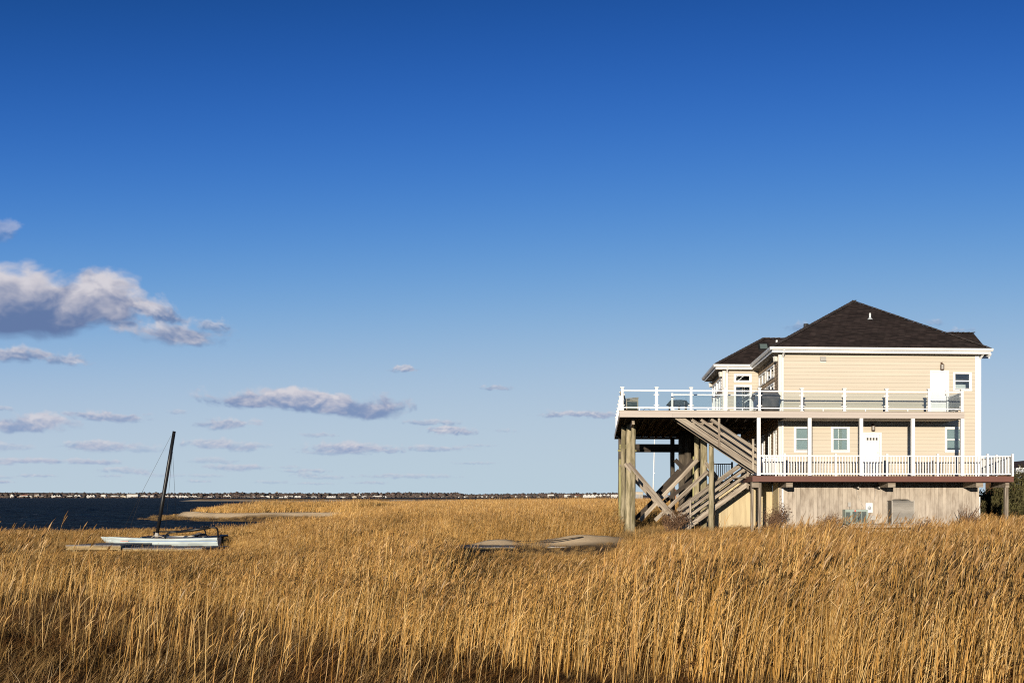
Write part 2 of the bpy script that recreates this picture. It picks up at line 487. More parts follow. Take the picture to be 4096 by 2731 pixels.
# ------------------------------------------------------------------ water
wm = bpy.data.materials.new('bay_water'); wm.use_nodes = True
t = NT(wm.node_tree); t.n.clear()
geo = t.node('ShaderNodeNewGeometry')
cap = t.noise(t.vmath('MULTIPLY', geo.outputs['Position'], (0.16, 0.5, 1)), 1.0, 3, 0.5)
cap2 = t.noise(t.vmath('MULTIPLY', geo.outputs['Position'], (0.8, 3.0, 1)), 1.0, 3, 0.6)
foam = t.math('MULTIPLY', t.ramp(cap, .66, .72), t.ramp(cap2, .55, .64))
h1 = t.noise(t.vmath('MULTIPLY', geo.outputs['Position'], (0.22, 0.60, 1)), 1.0, 5, 0.62, dist=0.5)
h2 = t.noise(t.vmath('MULTIPLY', geo.outputs['Position'], (1.3, 2.6, 1)), 1.0, 3, 0.6)
hh = t.math('ADD', h1, t.math('MULTIPLY', h2, 0.16))
bn = t.node('ShaderNodeBump'); bn.inputs['Strength'].default_value = 1.0; bn.inputs['Distance'].default_value = 2.4
t.l.new(hh, bn.inputs['Height'])
df = t.node('ShaderNodeBsdfDiffuse'); t.l.new(t.mix(foam, (0.014, 0.029, 0.050), (0.34, 0.37, 0.40)), df.inputs[0]); t.l.new(bn.outputs[0], df.inputs['Normal'])
gl = t.node('ShaderNodeBsdfGlossy'); gl.inputs['Roughness'].default_value = 0.22; t.l.new(bn.outputs[0], gl.inputs['Normal'])
fr = t.node('ShaderNodeFresnel'); fr.inputs[0].default_value = 1.33; t.l.new(bn.outputs[0], fr.inputs['Normal'])
mx = t.node('ShaderNodeMixShader')       # steep wind chop hides the grazing mirror of a calm surface
t.l.new(t.math('MULTIPLY_ADD', fr.outputs[0], 0.22, 0.012), mx.inputs[0]); t.l.new(df.outputs[0], mx.inputs[1]); t.l.new(gl.outputs[0], mx.inputs[2])
t.l.new(mx.outputs[0], t.node('ShaderNodeOutputMaterial').inputs[0])
def water_z(x, y):
    y = np.asarray(y); amp = 0.13 * smooth(30, 60, y) * (1 - smooth(260, 500, y))
    wv = (vnoise(x + .4 * y, y * 1.9, 3.2, 21) - .5) + 0.6 * (vnoise(x - .3 * y, y * 1.8, 1.5, 22) - .5)
    return WATER_Z + amp * 2 * wv
wx = np.concatenate([np.linspace(-7000, -150, 30)[:-1], np.linspace(-150, -20, 330)[:-1], np.linspace(-20, 60, 20)[:-1], np.linspace(60, 7000, 30)])
wy = np.concatenate([np.linspace(-60, 48, 12)[:-1], np.geomspace(48, 420, 420)[:-1], np.geomspace(420, 9000, 30)])
structure('water', grid_mesh('water', wx, wy, water_z, wm))

# ------------------------------------------------------------------ sand bar across the bay
bar = bpy.data.materials.new('sand_bar'); bar.use_nodes = True
t = NT(bar.node_tree); b = t.n['Principled BSDF']; b.inputs['Roughness'].default_value = 0.95; b.inputs['Specular IOR Level'].default_value = 0.1
geo = t.node('ShaderNodeNewGeometry'); sp = t.node('ShaderNodeSeparateXYZ'); t.l.new(geo.outputs['Position'], sp.inputs[0])
n1 = t.noise(t.vmath('MULTIPLY', geo.outputs['Position'], (0.035, 0.08, 0.5)), 1.0, 5, 0.6)
n2 = t.noise(geo.outputs['Position'], 0.8, 4, 0.6)
hgt2 = t.math('ADD', sp.outputs[2], t.math('MULTIPLY', t.math('SUBTRACT', n1, 0.5), 2.4))
grassy = t.ramp(hgt2, 0.12, 0.30)
t.l.new(t.mix(grassy, (0.60, 0.48, 0.34), t.mix(n2, (0.36, 0.21, 0.075), (0.22, 0.13, 0.05))), b.inputs['Base Color'])
def bar_z(x, y):
    x0 = PX(708, 680)
    e = smooth(0, 25, x - x0)
    prof = smooth(655, 668, y) * (1 - smooth(690, 720, y))
    bump = 0.15 + 0.75 * vnoise(x, y * 2, 22, 5) + 0.5 * vnoise(x, y, 5, 6) + 0.35 * vnoise(x, y, 1.6, 8)
    return -0.6 + (0.42 + bump * (0.55 + .45 * e)) * prof * e
structure('sand_bar', grid_mesh('sand_bar', np.linspace(PX(690, 680), PX(2600, 690), 420), np.linspace(648, 724, 30), bar_z, bar))

# ------------------------------------------------------------------ far shore: land, hills, woods
fs = mat('far_shore_land', (0.20, 0.14, 0.08), 0.95, 0.1, base2=(0.11, 0.075, 0.05), nscale=0.02, coords='Object')
def shore_y(x):
    """distance of the far shore, nearer towards the right"""
    p = np.clip((x / 3500 * F + CX), -3000, 6000)
    return 3500 - 1500 * smooth(1500, 2700, p)
def fz(x, y):
    d = y - shore_y(x) - 14 * vnoise(x, y * 0, 90, 11)
    z = -1.5 + 2.1 * smooth(-8, 6, d) + 2.5 * smooth(20, 250, d) + 8 * smooth(250, 900, d) * vnoise(x, y, 500, 13)
    left = 1 - smooth(-3500, -2600, x)
    z = z + smooth(600, 2000, d) * (2 + left * (14 + 14 * vnoise(x, y * .3, 700, 12)))
    return z
fxs = np.concatenate([np.linspace(-9000, -3600, 30)[:-1], np.linspace(-3600, 2200, 330)[:-1], np.linspace(2200, 9000, 30)])
fys = np.concatenate([np.linspace(1900, 4200, 130)[:-1], np.geomspace(4200, 9000, 16)])
structure('far_shore', grid_mesh('far_shore', fxs, fys, fz, fs))

def blob_field(name, label, cat, centres, radii, heights, material, seed, tri=2):
    """many ragged low crowns joined as one mass of far trees"""
    rg = np.random.default_rng(seed)
    import bmesh
    bm = bmesh.new(); bmesh.ops.create_icosphere(bm, subdivisions=tri, radius=1.0)
    base = np.array([v.co[:] for v in bm.verts]); fac = np.array([[v.index for v in f_.verts] for f_ in bm.faces]); bm.free()
    n = len(centres); nv = len(base)
    co = np.repeat(base[None], n, 0) * (1 + rg.uniform(-.28, .28, (n, nv, 1)))
    co[:, :, 0] *= radii[:, None]; co[:, :, 1] *= radii[:, None]
    co[:, :, 2] = (co[:, :, 2] * .5 + .45) * heights[:, None]
    co += centres[:, None, :]
    fc = (fac[None] + (np.arange(n) * nv)[:, None, None]).reshape(-1, 3)
    me = bpy.data.meshes.new(name)
    me.vertices.add(n * nv); me.vertices.foreach_set('co', co.astype(np.float32).ravel())
    me.loops.add(fc.size); me.loops.foreach_set('vertex_index', fc.astype(np.int32).ravel())
    me.polygons.add(len(fc)); me.polygons.foreach_set('loop_start', np.arange(0, fc.size, 3, dtype=np.int32))
    me.update(calc_edges=True); me.materials.append(material)
    return tag(link(name, me), label, cat, None, 'stuff')
woods_m = mat('winter_woods', (0.145, 0.102, 0.085), 0.95, 0.05, base2=(0.075, 0.064, 0.054), nscale=0.06, coords='Object')
n = 4200
wxp = rng.uniform(-600, 2560, n); depth = rng.uniform(0, 1, n) ** 1.6
yy = shore_y(PX(wxp, 3500)) + 28 + depth * 520
xx = (wxp - CX) / F * yy
thin = np.where(wxp > 1850, 0.62, 1.0)
hs = rng.uniform(10, 19, n) * thin * np.where(depth < .10, .5, 1) * (0.8 + .4 * vnoise(xx, yy, 160, 31))
blob_field('far_woods', 'bare brown winter woods along the far shore of the bay', 'woods',
           np.stack([xx, yy, fz(xx, yy) - .5], 1), rng.uniform(5, 12, n) * thin, hs, woods_m, 41, 1)
# ------------------------------------------------------------------ reeds and marsh grass
def plant_material(name):
    m = bpy.data.materials.new(name); m.use_nodes = True
    t = NT(m.node_tree); t.n.clear()
    vc = t.node('ShaderNodeAttribute'); vc.attribute_name = 'tone'
    ins = t.node('ShaderNodeAttribute', attribute_type='INSTANCER'); ins.attribute_name = 'tint'
    hsv = t.node('ShaderNodeHueSaturation')
    t.l.new(vc.outputs['Color'], hsv.inputs['Color']); t.l.new(ins.outputs['Fac'], hsv.inputs['Value'])
    d = t.node('ShaderNodeBsdfDiffuse'); tr = t.node('ShaderNodeBsdfTranslucent')
    t.l.new(hsv.outputs[0], d.inputs[0]); t.l.new(hsv.outputs[0], tr.inputs[0])
    g = t.node('ShaderNodeBsdfGlossy'); g.inputs['Roughness'].default_value = 0.45; g.inputs[0].default_value = (.9, .85, .7, 1)
    mx = t.node('ShaderNodeMixShader'); mx.inputs[0].default_value = 0.08
    t.l.new(d.outputs[0], mx.inputs[1]); t.l.new(tr.outputs[0], mx.inputs[2])
    m2_ = t.node('ShaderNodeMixShader'); m2_.inputs[0].default_value = 0.035
    t.l.new(mx.outputs[0], m2_.inputs[1]); t.l.new(g.outputs[0], m2_.inputs[2])
    o = t.node('ShaderNodeOutputMaterial'); t.l.new(m2_.outputs[0], o.inputs[0])
    return m
reed_m = plant_material('dry_reed')
grass_m = plant_material('dry_grass')

class Ribbons:
    """flat tapered strips, collected as arrays"""
    def __init__(self): self.co = []; self.fc = []; self.cl = []; self.n = 0
    def strips(self, pts, wid, side, cols):
        """pts (n,k,3) centre lines, wid (n,k) widths, side (n,3) or (n,k,3) sideways unit vectors, cols (n,k,3)"""
        n, k, _ = pts.shape
        s = side[:, None, :] if side.ndim == 2 else side
        L = pts - s * wid[..., None] / 2; Rr = pts + s * wid[..., None] / 2
        v = np.stack([L, Rr], 2).reshape(n, 2 * k, 3)
        f_ = np.array([[2 * i, 2 * i + 1, 2 * i + 3, 2 * i + 2] for i in range(k - 1)])
        fc = (f_[None] + (np.arange(n) * 2 * k)[:, None, None]).reshape(-1, 4) + self.n
        self.co.append(v.reshape(-1, 3)); self.fc.append(fc); self.n += n * 2 * k
        self.cl.append(np.repeat(cols, 2, axis=1).reshape(-1, 3))
    def mesh(self, name, material):
        co = np.concatenate(self.co); fc = np.concatenate(self.fc); cl = np.clip(np.concatenate(self.cl), 0, 1)
        me = bpy.data.meshes.new(name)
        me.vertices.add(len(co)); me.vertices.foreach_set('co', co.astype(np.float32).ravel())
        me.loops.add(fc.size); me.loops.foreach_set('vertex_index', fc.astype(np.int32).ravel())
        me.polygons.add(len(fc)); me.polygons.foreach_set('loop_start', np.arange(0, fc.size, 4, dtype=np.int32))
        me.update(calc_edges=True)
        at = me.attributes.new('tone', 'FLOAT_COLOR', 'POINT')
        at.data.foreach_set('color', np.concatenate([cl, np.ones((len(cl), 1))], 1).astype(np.float32).ravel())
        me.materials.append(material)
        return me

STRAW = np.array([0.63, 0.350, 0.088]); STRAW2 = np.array([0.45, 0.220, 0.047]); PALE = np.array([0.72, 0.460, 0.168])
PLUME = np.array([0.31, 0.165, 0.052]); BROWN = np.array([0.145, 0.070, 0.023]); LEAF = np.array([0.50, 0.29, 0.09])
def unit(v): return v / np.maximum(np.linalg.norm(v, axis=-1, keepdims=True), 1e-9)

def reed_clump(seed, n, rad, width=0.0068, plume_p=0.28, leaves=2, lean=0.20, litter=True, hmin=.72, psize=1.0):
    """reeds about one unit tall, bent to +x by the wind, with drooping plumes and strap leaves"""
    g = np.random.default_rng(seed); rb = Ribbons()
    a = g.uniform(0, 2 * np.pi, n); r = rad * np.sqrt(g.uniform(0, 1, n))
    base = np.stack([r * np.cos(a), r * np.sin(a), np.full(n, -0.05)], 1)
    h = g.uniform(hmin, 1.0, n) ** 0.9
    tall = g.uniform(0, 1, n) < 0.05; h = np.where(tall, h * g.uniform(1.05, 1.22, n), h)
    ln = np.clip(g.normal(lean, 0.13, n), -.10, .8); dirn = g.normal(0.0, 0.35, n)
    k = 6; s = np.linspace(0, 1, k)
    off = (0.72 * s[None] + 0.28 * s[None] ** 2.4) * ln[:, None] * h[:, None]
    wob = g.normal(0, 0.010, (n, k)).cumsum(1) * s[None]
    pts = base[:, None, :] + np.stack([off * np.cos(dirn)[:, None] + wob, off * np.sin(dirn)[:, None] + g.normal(0, .008, (n, k)).cumsum(1), s[None] * h[:, None] * (1 - .22 * ln[:, None] ** 2)], 2)
    sa = g.uniform(-1.1, 1.1, n)
    side = np.stack([np.cos(sa), np.sin(sa), np.zeros(n)], 1)
    wd = width * g.uniform(.7, 1.35, (n, 1)) * np.linspace(1.1, .55, k)[None]
    mixv = g.uniform(0, 1, (n, 1, 1))
    col = STRAW * mixv + STRAW2 * (1 - mixv)
    pale = g.uniform(0, 1, (n, 1, 1)) < .3
    col = np.where(pale, PALE, col) * g.uniform(.75, 1.15, (n, 1, 1))
    col = np.broadcast_to(col, (n, k, 3)).copy()
    dead = (g.uniform(0, 1, (n, 1, 1)) < .16)
    col = np.where(dead, col * .55, col)
    rb.strips(pts, wd, side, col)
    # leaves
    for j in range(leaves):
        pick = g.uniform(0, 1, n) < .42
        m = pick.sum(); s0 = g.uniform(.25, .92, m); i0 = np.minimum((s0 * (k - 1)).astype(int), k - 2); fr = s0 * (k - 1) - i0
        idx = np.nonzero(pick)[0]
        p0 = pts[idx, i0] * (1 - fr[:, None]) + pts[idx, i0 + 1] * fr[:, None]
        L = g.uniform(.10, .26, m); aa = g.normal(0, .8, m)
        d = np.stack([np.cos(aa), np.sin(aa), g.uniform(.7, 2.2, m)], 1); d = unit(d)
        p1 = p0 + d * (L * .55)[:, None]; p2_ = p1 + unit(d + np.array([.3, 0, -.12])) * (L * .5)[:, None]
        lp = np.stack([p0, p1, p2_], 1)
        sd = unit(np.cross(d, np.stack([-np.sin(aa), np.cos(aa), g.uniform(-.8, .8, m)], 1)))
        lw = np.stack([np.full(m, .004), g.uniform(.006, .010, m), np.full(m, .001)], 1)
        lc = np.broadcast_to(LEAF * g.uniform(.6, 1.2, (m, 1, 1)), (m, 3, 3))
        rb.strips(lp, lw, sd, lc)
    # plumes
    has = (g.uniform(0, 1, n) < plume_p) & (h > .72)
    idx = np.nonzero(has)[0]; m = len(idx)
    tip = pts[idx, -1]; d0 = unit(pts[idx, -1] - pts[idx, -2])
    for j in range(4):
        L = g.uniform(.07, .14, m) * psize
        dd = unit(d0 + np.stack([g.uniform(.10, .55, m), g.normal(0, .16, m), g.uniform(-.2, .2, m)], 1))
        p0 = tip - d0 * g.uniform(.0, .09, m)[:, None]
        p1 = p0 + dd * (L * .5)[:, None]; p2_ = p1 + unit(dd + np.array([.2, 0, .0])) * (L * .5)[:, None]
        sd = unit(np.cross(dd, g.normal(0, 1, (m, 3))))
        lw = np.stack([np.full(m, .003), g.uniform(.008, .017, m) * psize, np.full(m, .002)], 1)
        pc = np.broadcast_to(PLUME * g.uniform(.65, 1.35, (m, 1, 1)), (m, 3, 3))
        rb.strips(np.stack([p0, p1, p2_], 1), lw, sd, pc)
    if litter:      # broken stems and fallen leaves low between the stems
        m = n // 2
        p0 = np.stack([g.uniform(-rad, rad, m), g.uniform(-rad, rad, m), g.uniform(0, .25, m)], 1)
        d = unit(np.stack([g.normal(.3, .6, m), g.normal(0, .6, m), g.uniform(-.1, .6, m)], 1)); L = g.uniform(.15, .45, m)
        lp = np.stack([p0, p0 + d * (L / 2)[:, None], p0 + d * L[:, None] - np.array([0, 0, .04])], 1)
        sd = unit(np.cross(d, g.normal(0, 1, (m, 3))))
        lc = np.broadcast_to(BROWN * g.uniform(.6, 1.6, (m, 1, 1)), (m, 3, 3))
        rb.strips(lp, np.full((m, 3), .008) * np.array([1, 1, .3]), sd, lc)
    return rb

def tuft(seed, n, rad, h, lay=0.8, tone=BROWN, spread=.6, wid=.007, dirx=.8):
    """a swirl of fine grass blades, bent over"""
    g = np.random.default_rng(seed); rb = Ribbons()
    a = g.uniform(0, 2 * np.pi, n); r = rad * np.sqrt(g.uniform(0, 1, n))
    p0 = np.stack([r * np.cos(a), r * np.sin(a), np.full(n, -.02)], 1)
    L = g.uniform(.6, 1.2, n) * h; aa = g.normal(0, spread, n)
    k = 4; s = np.linspace(0, 1, k)
    hor = np.stack([np.cos(aa) * dirx, np.sin(aa), np.zeros(n)], 1)
    ly = np.clip(g.normal(lay, .25, n), 0, 1.4)
    pts = p0[:, None] + hor[:, None] * (L[:, None] * ly[:, None] * s[None] ** 1.5)[..., None] + np.array([0, 0, 1.])[None, None] * (L[:, None] * (s[None] - .42 * ly[:, None] * s[None] ** 2.2))[..., None]
    sa = g.uniform(0, np.pi, n); side = np.stack([np.cos(sa), np.sin(sa), np.zeros(n)], 1)
    wd = wid * g.uniform(.6, 1.3, (n, 1)) * np.array([1, .9, .6, .1])[None]
    c = np.broadcast_to(tone * g.uniform(.55, 1.5, (n, 1, 1)), (n, k, 3))
    rb.strips(pts, wd, side, c)
    return rb

def variants(name, items, material):
    c = bpy.data.collections.new(name)
    for i, rb in enumerate(items):
        o = bpy.data.objects.new('%s_%02d' % (name, i), rb.mesh(name, material)); c.objects.link(o)
    return c

def scatter(name, label, cat, coll, nvar, pts, rotz, scl, tint, idx, tilt=None):
    """one object: a cloud of points that carries an instance of a clump at each point"""
    n = len(pts)
    me = bpy.data.meshes.new(name)
    me.vertices.add(n); me.vertices.foreach_set('co', pts.astype(np.float32).ravel())
    rot = np.zeros((n, 3)); rot[:, 2] = rotz
    if tilt is not None: rot[:, 1] = tilt
    for nm, ty, key, arr in (('rot', 'FLOAT_VECTOR', 'vector', rot), ('scl', 'FLOAT_VECTOR', 'vector', scl), ('tint', 'FLOAT', 'value', tint)):
        a_ = me.attributes.new(nm, ty, 'POINT'); a_.data.foreach_set(key, arr.astype(np.float32).ravel())
    a_ = me.attributes.new('pick', 'INT', 'POINT'); a_.data.foreach_set('value', (idx % nvar).astype(np.int32))
    o = link(name, me)
    ng = bpy.data.node_groups.new(name, 'GeometryNodeTree')
    ng.interface.new_socket('Geometry', in_out='INPUT', socket_type='NodeSocketGeometry')
    ng.interface.new_socket('Geometry', in_out='OUTPUT', socket_type='NodeSocketGeometry')
    N = ng.nodes; Lk = ng.links
    gi = N.new('NodeGroupInput'); go = N.new('NodeGroupOutput')
    ci = N.new('GeometryNodeCollectionInfo'); ci.inputs['Collection'].default_value = coll
    ci.inputs['Separate Children'].default_value = True; ci.inputs['Reset Children'].default_value = True
    ip = N.new('GeometryNodeInstanceOnPoints'); ip.inputs['Pick Instance'].default_value = True
    def na(nm, ty):
        x = N.new('GeometryNodeInputNamedAttribute'); x.data_type = ty; x.inputs['Name'].default_value = nm
        return x.outputs['Attribute']
    er = N.new('FunctionNodeEulerToRotation'); Lk.new(na('rot', 'FLOAT_VECTOR'), er.inputs[0])
    Lk.new(gi.outputs[0], ip.inputs['Points']); Lk.new(ci.outputs[0], ip.inputs['Instance'])
    Lk.new(na('pick', 'INT'), ip.inputs['Instance Index']); Lk.new(er.outputs[0], ip.inputs['Rotation'])
    Lk.new(na('scl', 'FLOAT_VECTOR'), ip.inputs['Scale'])
    Lk.new(ip.outputs[0], go.inputs[0])
    md = o.modifiers.new('scatter', 'NODES'); md.node_group = ng
    return tag(o, label, cat, None, 'stuff')

def jitter_grid(x0, x1, y0, y1, step, g):
    X, Y_ = np.meshgrid(np.arange(x0, x1, step), np.arange(y0, y1, step))
    X = X.ravel() + g.uniform(-.5, .5, X.size) * step; Y_ = Y_.ravel() + g.uniform(-.5, .5, Y_.size) * step
    return X, Y_
def in_view(x, y, m=6.0):
    """keeps what a viewer at or a step beside the camera could see"""
    p = px_of(x, y)
    mg = m * F / np.maximum(y, 1)
    return (y > 10.2) & (p > -mg) & (p < 4096 + mg)

KX = np.array([-1500, 0, 700, 930, 1150, 1600, 1720, 1800, 2420, 2520, 2750, 3700, 3850, 5000])
KV = np.array([.0535, .0535, .0535, .051, .042, .040, .054, .0565, .0565, .042, .0345, .0350, .023, .021])
def reed_height(x, y):
    """how tall the reeds stand, metres"""
    p = px_of(x, y)
    near = EYE - np.interp(p, KX, KV) * y
    cap_ = np.interp(p, [0, 800, 1800, 2600, 4000], [1.32, 1.45, 1.68, 1.80, 1.85])
    h = np.minimum(cap_, np.maximum(near, .05))
    back = np.interp(p, [0, 860, 1000, 1500, 1900, 2450, 2600, 4096], [.62, .72, .95, 1.5, 1.75, 1.75, 1.2, 1.3])
    lim = np.interp(p, [0, 900, 1000, 1200, 1730, 1775, 2450, 2500], [42.5, 43, 36, 31, 33, 46.0, 46.8, 60])
    back = np.minimum(back, np.interp(p, [900, 1000, 1740, 1790], [.40, .95, .95, .45]) + np.maximum(y - lim, 0) * np.interp(p, [1400, 1600, 1760, 2450, 2500], [.5, .30, .28, .5, 1]))
    h = np.where(y > lim, back, h)
    h = np.where((p > 950) & (p < 1450), np.maximum(h, .62), h)
    # left of the half buried dock the reeds dip gently, so that low sun reaches the sand
    dip = np.where(y < 43.5, .14 + .110 * (43.5 - y), .20 + .100 * (y - 43.5))
    h = np.where((p >= 1400) & (p < 1775) & (y < 60), np.minimum(np.maximum(dip, .24), 1.45) * smooth(1400, 1560, p) + h * (1 - smooth(1400, 1560, p)), h)
    far = np.interp(p, [600, 800, 900, 1300, 1700, 1950, 2500], [1.0, 1.1, 1.55, 1.6, 1.7, 2.0, 2.1])
    h = np.where(y > 100, far, h)
    return h
def thin_zone(x, y):
    """front strip of low matted grass with only scattered stems"""
    p = px_of(x, y)
    lim = np.interp(p, [-500, 0, 500, 900, 1400, 2000, 2600, 3300, 4500], [19.8, 19.2, 18.2, 16.8, 14.8, 12.6, 10.8, 10.0, 10.0])
    return y < lim + (vnoise(x, y, 2.2, 51) - .5) * 2.6

def keep_out(x, y):
    """where things stand: house skirt, boat, docks, sand"""
    u, v = to_house(x, y)
    out = (u > -.1) & (u < 9.9) & (v > -.1) & (v < 13)
    out |= (u > -5.2) & (u <= 0) & (v > 1.55) & (v < 11)
    out |= (u > 2.9) & (u < 6.9) & (v > -1.15) & (v < 0)
    out |= (x > PX(398, 42)) & (x < PX(890, 42)) & (y > 40.75) & (y < 43.9)
    for (p0, p1, y0, y1) in ((200, 535, 37.9, 40.2), (478, 850, 36.9, 39.2), (1755, 2075, 42.4, 44.6)):
        out |= (x > PX(p0, y0)) & (x < PX(p1, y0)) & (y > y0 - .1) & (y < y1)
    out |= sand_mask(x, y) > .45
    return out

g = np.random.default_rng(99)
reed_dense = variants('reed_clump', [reed_clump(100 + i, 44, .52) for i in range(12)], reed_m)
reed_sparse = variants('reed_stems', [reed_clump(200 + i, 9, .6, litter=False, lean=.16, hmin=.55, plume_p=.35, width=.0052) for i in range(8)], reed_m)
reed_far = variants('reed_stand', [reed_clump(300 + i, 130, 1.35, width=.016, leaves=2, litter=False) for i in range(8)], reed_m)

# the near reed bed
x, y = jitter_grid(-44, 30, 9, 62, .50, g)
h = reed_height(x, y)
ok = in_view(x, y) & (shore_dist(x, y) > .6) & ~keep_out(x, y) & ~thin_zone(x, y)
patch = vnoise(x, y, 1.6, 61) * .6 + vnoise(x, y, .8, 62) * .4
u_, v_ = to_house(x, y)
under = (u_ > -7.6) & (u_ < 0) & (v_ > -1.5) & (v_ < 15)
ok &= ~(under & (patch < .42))
ok &= patch > .16
ok &= h > np.where((px_of(x, y) > 1690) & (px_of(x, y) < 2500), .40, .22)            # only low grass where the ground opens towards the docks and the sand
x, y, h, patch, under = x[ok], y[ok], h[ok], patch[ok], under[ok]
h = np.where(under, np.clip(h, .6, 1.0), h)
z = ground_z(x, y)
hsc = .80 * h * g.normal(1, .10, len(x)) * (0.70 + .56 * vnoise(x, y, 2.3, 63)) * (0.85 + .30 * vnoise(x, y, 7, 64))
wide = np.clip(.72 + .28 * hsc, .75, 1.2)
scl = np.stack([wide, wide, np.clip(hsc, .2, 2.3)], 1)
pp = px_of(x, y)
tint = np.clip(g.normal(1.0, .10, len(x)) * (.80 + .40 * vnoise(x, y, 3.1, 65)) * np.interp(pp, [0, 900, 2000], [.90, .98, 1.03]), .5, 1.5)
scatter('reed_bed', 'tall golden dry reeds bent by the wind across the marsh', 'reeds', reed_dense, 12,
        np.stack([x, y, z], 1), g.normal(0.05, .38, len(x)), scl, tint, g.integers(0, 1000, len(x)))

# taller single reeds with full plumes, before the house and at the left edge
reed_tall = variants('reed_plumes', [reed_clump(350 + i, 5, .7, litter=False, lean=.34, hmin=.8, plume_p=1.0, psize=1.2, width=.0058) for i in range(8)], reed_m)
x, y = jitter_grid(-28, 22, 13, 45, .80, g); p_ = px_of(x, y)
ok = in_view(x, y) & ~keep_out(x, y) & ((p_ > 2520) | (p_ < 190) & (y > 17) & (y < 26) | (p_ > 1850) & (y > 14) & (y < 24)) & (g.uniform(0, 1, len(x)) < np.where(p_ > 2520, .72, np.where(p_ < 200, .95, .4)))
x, y, p_ = x[ok], y[ok], p_[ok]
top_ = np.interp(p_, [0, 190, 1850, 2500, 2900, 3300, 3800, 4100], [.023, .034, .046, .036, .025, .012, .016, .013])
h = np.clip((EYE - top_ * y) * g.uniform(.70, 1.0, len(x)) * np.where(p_ < 200, 1.08, .95), .5, 2.2)
scatter('tall_reeds', 'single taller reeds with feathery plumes in front of the house', 'reeds', reed_tall, 8,
        np.stack([x, y, ground_z(x, y)], 1), g.normal(.05, .4, len(x)), np.stack([np.full(len(x), 1.1), np.full(len(x), 1.1), h], 1),
        np.clip(g.normal(1.0, .12, len(x)), .6, 1.4), g.integers(0, 1000, len(x)))

# scattered single stems over the matted grass in front
x, y = jitter_grid(-22, 14, 9.5, 21, .62, g)
ok = in_view(x, y) & thin_zone(x, y) & (g.uniform(0, 1, len(x)) < np.interp(px_of(x, y), [0, 1200, 2200, 4096], [.42, .55, .9, .95]))
x, y = x[ok], y[ok]; h = np.minimum(1.55, EYE - .05 * y) * g.uniform(.55, 1.05, len(x))
scatter('reed_stems', 'scattered single reed stems standing in the matted grass', 'reeds', reed_sparse, 8,
        np.stack([x, y, ground_z(x, y)], 1), g.normal(.05, .4, len(x)), np.stack([np.full(len(x), .9), np.full(len(x), .9), h], 1),
        np.clip(g.normal(1.05, .12, len(x)), .6, 1.4), g.integers(0, 1000, len(x)))

# the far reed bed, from behind the boat and the sand to the open bay
x, y = jitter_grid(-75, 95, 60, 255, 1.25, g)
ok = in_view(x, y, 6) & (shore_dist(x, y) > np.where(y > 100, 1.2, .8)) & (sand_mask(x, y) < .3)
d = shore_dist(x, y)
spit_front = (y > 98) & (y < 118) & (x < -34) & (d < 4.2)
ok &= ~spit_front
u_, v_ = to_house(x, y); ok &= ~((u_ > -5) & (u_ < 11) & (v_ < 14))
x, y, d = x[ok], y[ok], d[ok]; h = .80 * reed_height(x, y) * np.where((x < -34) & (y > 98) & (y < 135), .35 + .65 * smooth(3.5, 11, d), smooth(0, 9, d + 2.5)) * g.normal(1, .1, len(x)) * (.82 + .36 * vnoise(x, y, 6, 71))
scatter('distant_reeds', 'pale golden reeds on the spit and the marsh beyond the boat', 'reeds', reed_far, 8,
        np.stack([x, y, ground_z(x, y)], 1), g.normal(.05, .35, len(x)), np.stack([np.ones(len(x)), np.ones(len(x)), np.clip(h, .2, 2.4)], 1),
        np.clip(g.normal(1.02, .09, len(x)) * (.86 + .28 * vnoise(x, y, 9, 72)) * (1 + .12 * (x < -30)), .5, 1.5), g.integers(0, 1000, len(x)))

# low salt grass: matted in front, at the water's edge, round the boat and under the reeds
GOLD = np.array([.30, .18, .065]); OLIVE = np.array([.20, .15, .055])
grass_v = variants('grass_tuft', [tuft(400 + i, 150, .42, .34, tone=BROWN * 1.35, lay=.9) for i in range(5)] +
                   [tuft(420 + i, 110, .40, .42, tone=GOLD, lay=.55) for i in range(4)], grass_m)
X1, Y1 = jitter_grid(-22, 15, 9, 21.5, .27, g); k1 = in_view(X1, Y1)
X2, Y2 = jitter_grid(-38, 28, 21.5, 62, .62, g); k2 = in_view(X2, Y2) & ~keep_out(X2, Y2) & (shore_dist(X2, Y2) > -.5)
X3, Y3 = jitter_grid(PX(150, 40), PX(960, 42), 35.5, 45.0, .30, g); k3 = ~keep_out(X3, Y3)
X4, Y4 = jitter_grid(-60, -22, 62, 118, .7, g); d4 = shore_dist(X4, Y4); k4 = (d4 > -.8) & (d4 < 3.0) & (sand_mask(X4, Y4) < .5)
XS = [X1[k1], X2[k2], X3[k3], X4[k4]]; YS = [Y1[k1], Y2[k2], Y3[k3], Y4[k4]]
x = np.concatenate(XS); y = np.concatenate(YS)
zone = np.concatenate([np.full(len(q), i) for i, q in enumerate(XS)])
swirl = (vnoise(x, y, 1.8, 81) - .5) * 3.2 + (vnoise(x, y, .7, 82) - .5) * 1.2
pick = np.where(zone == 0, np.where(g.uniform(0, 1, len(x)) < .82, g.integers(0, 5, len(x)), g.integers(5, 9, len(x))), g.integers(5, 9, len(x)))
sc = np.where(zone == 0, g.uniform(.7, 1.35, len(x)), np.where(zone == 3, g.uniform(.5, .9, len(x)), g.uniform(.7, 1.3, len(x))))
pg = px_of(x, y)
sc = sc * np.where((zone == 0), np.interp(pg, [1500, 2300], [1, .45]), 1)
sc = sc * np.where((zone == 1) & (pg > 1640) & (pg < 2480) & (y > 35), .35, 1) * np.where(((zone == 2) | (zone == 1)) & (pg < 960) & (y > 33) & (y < 41), .5, 1)
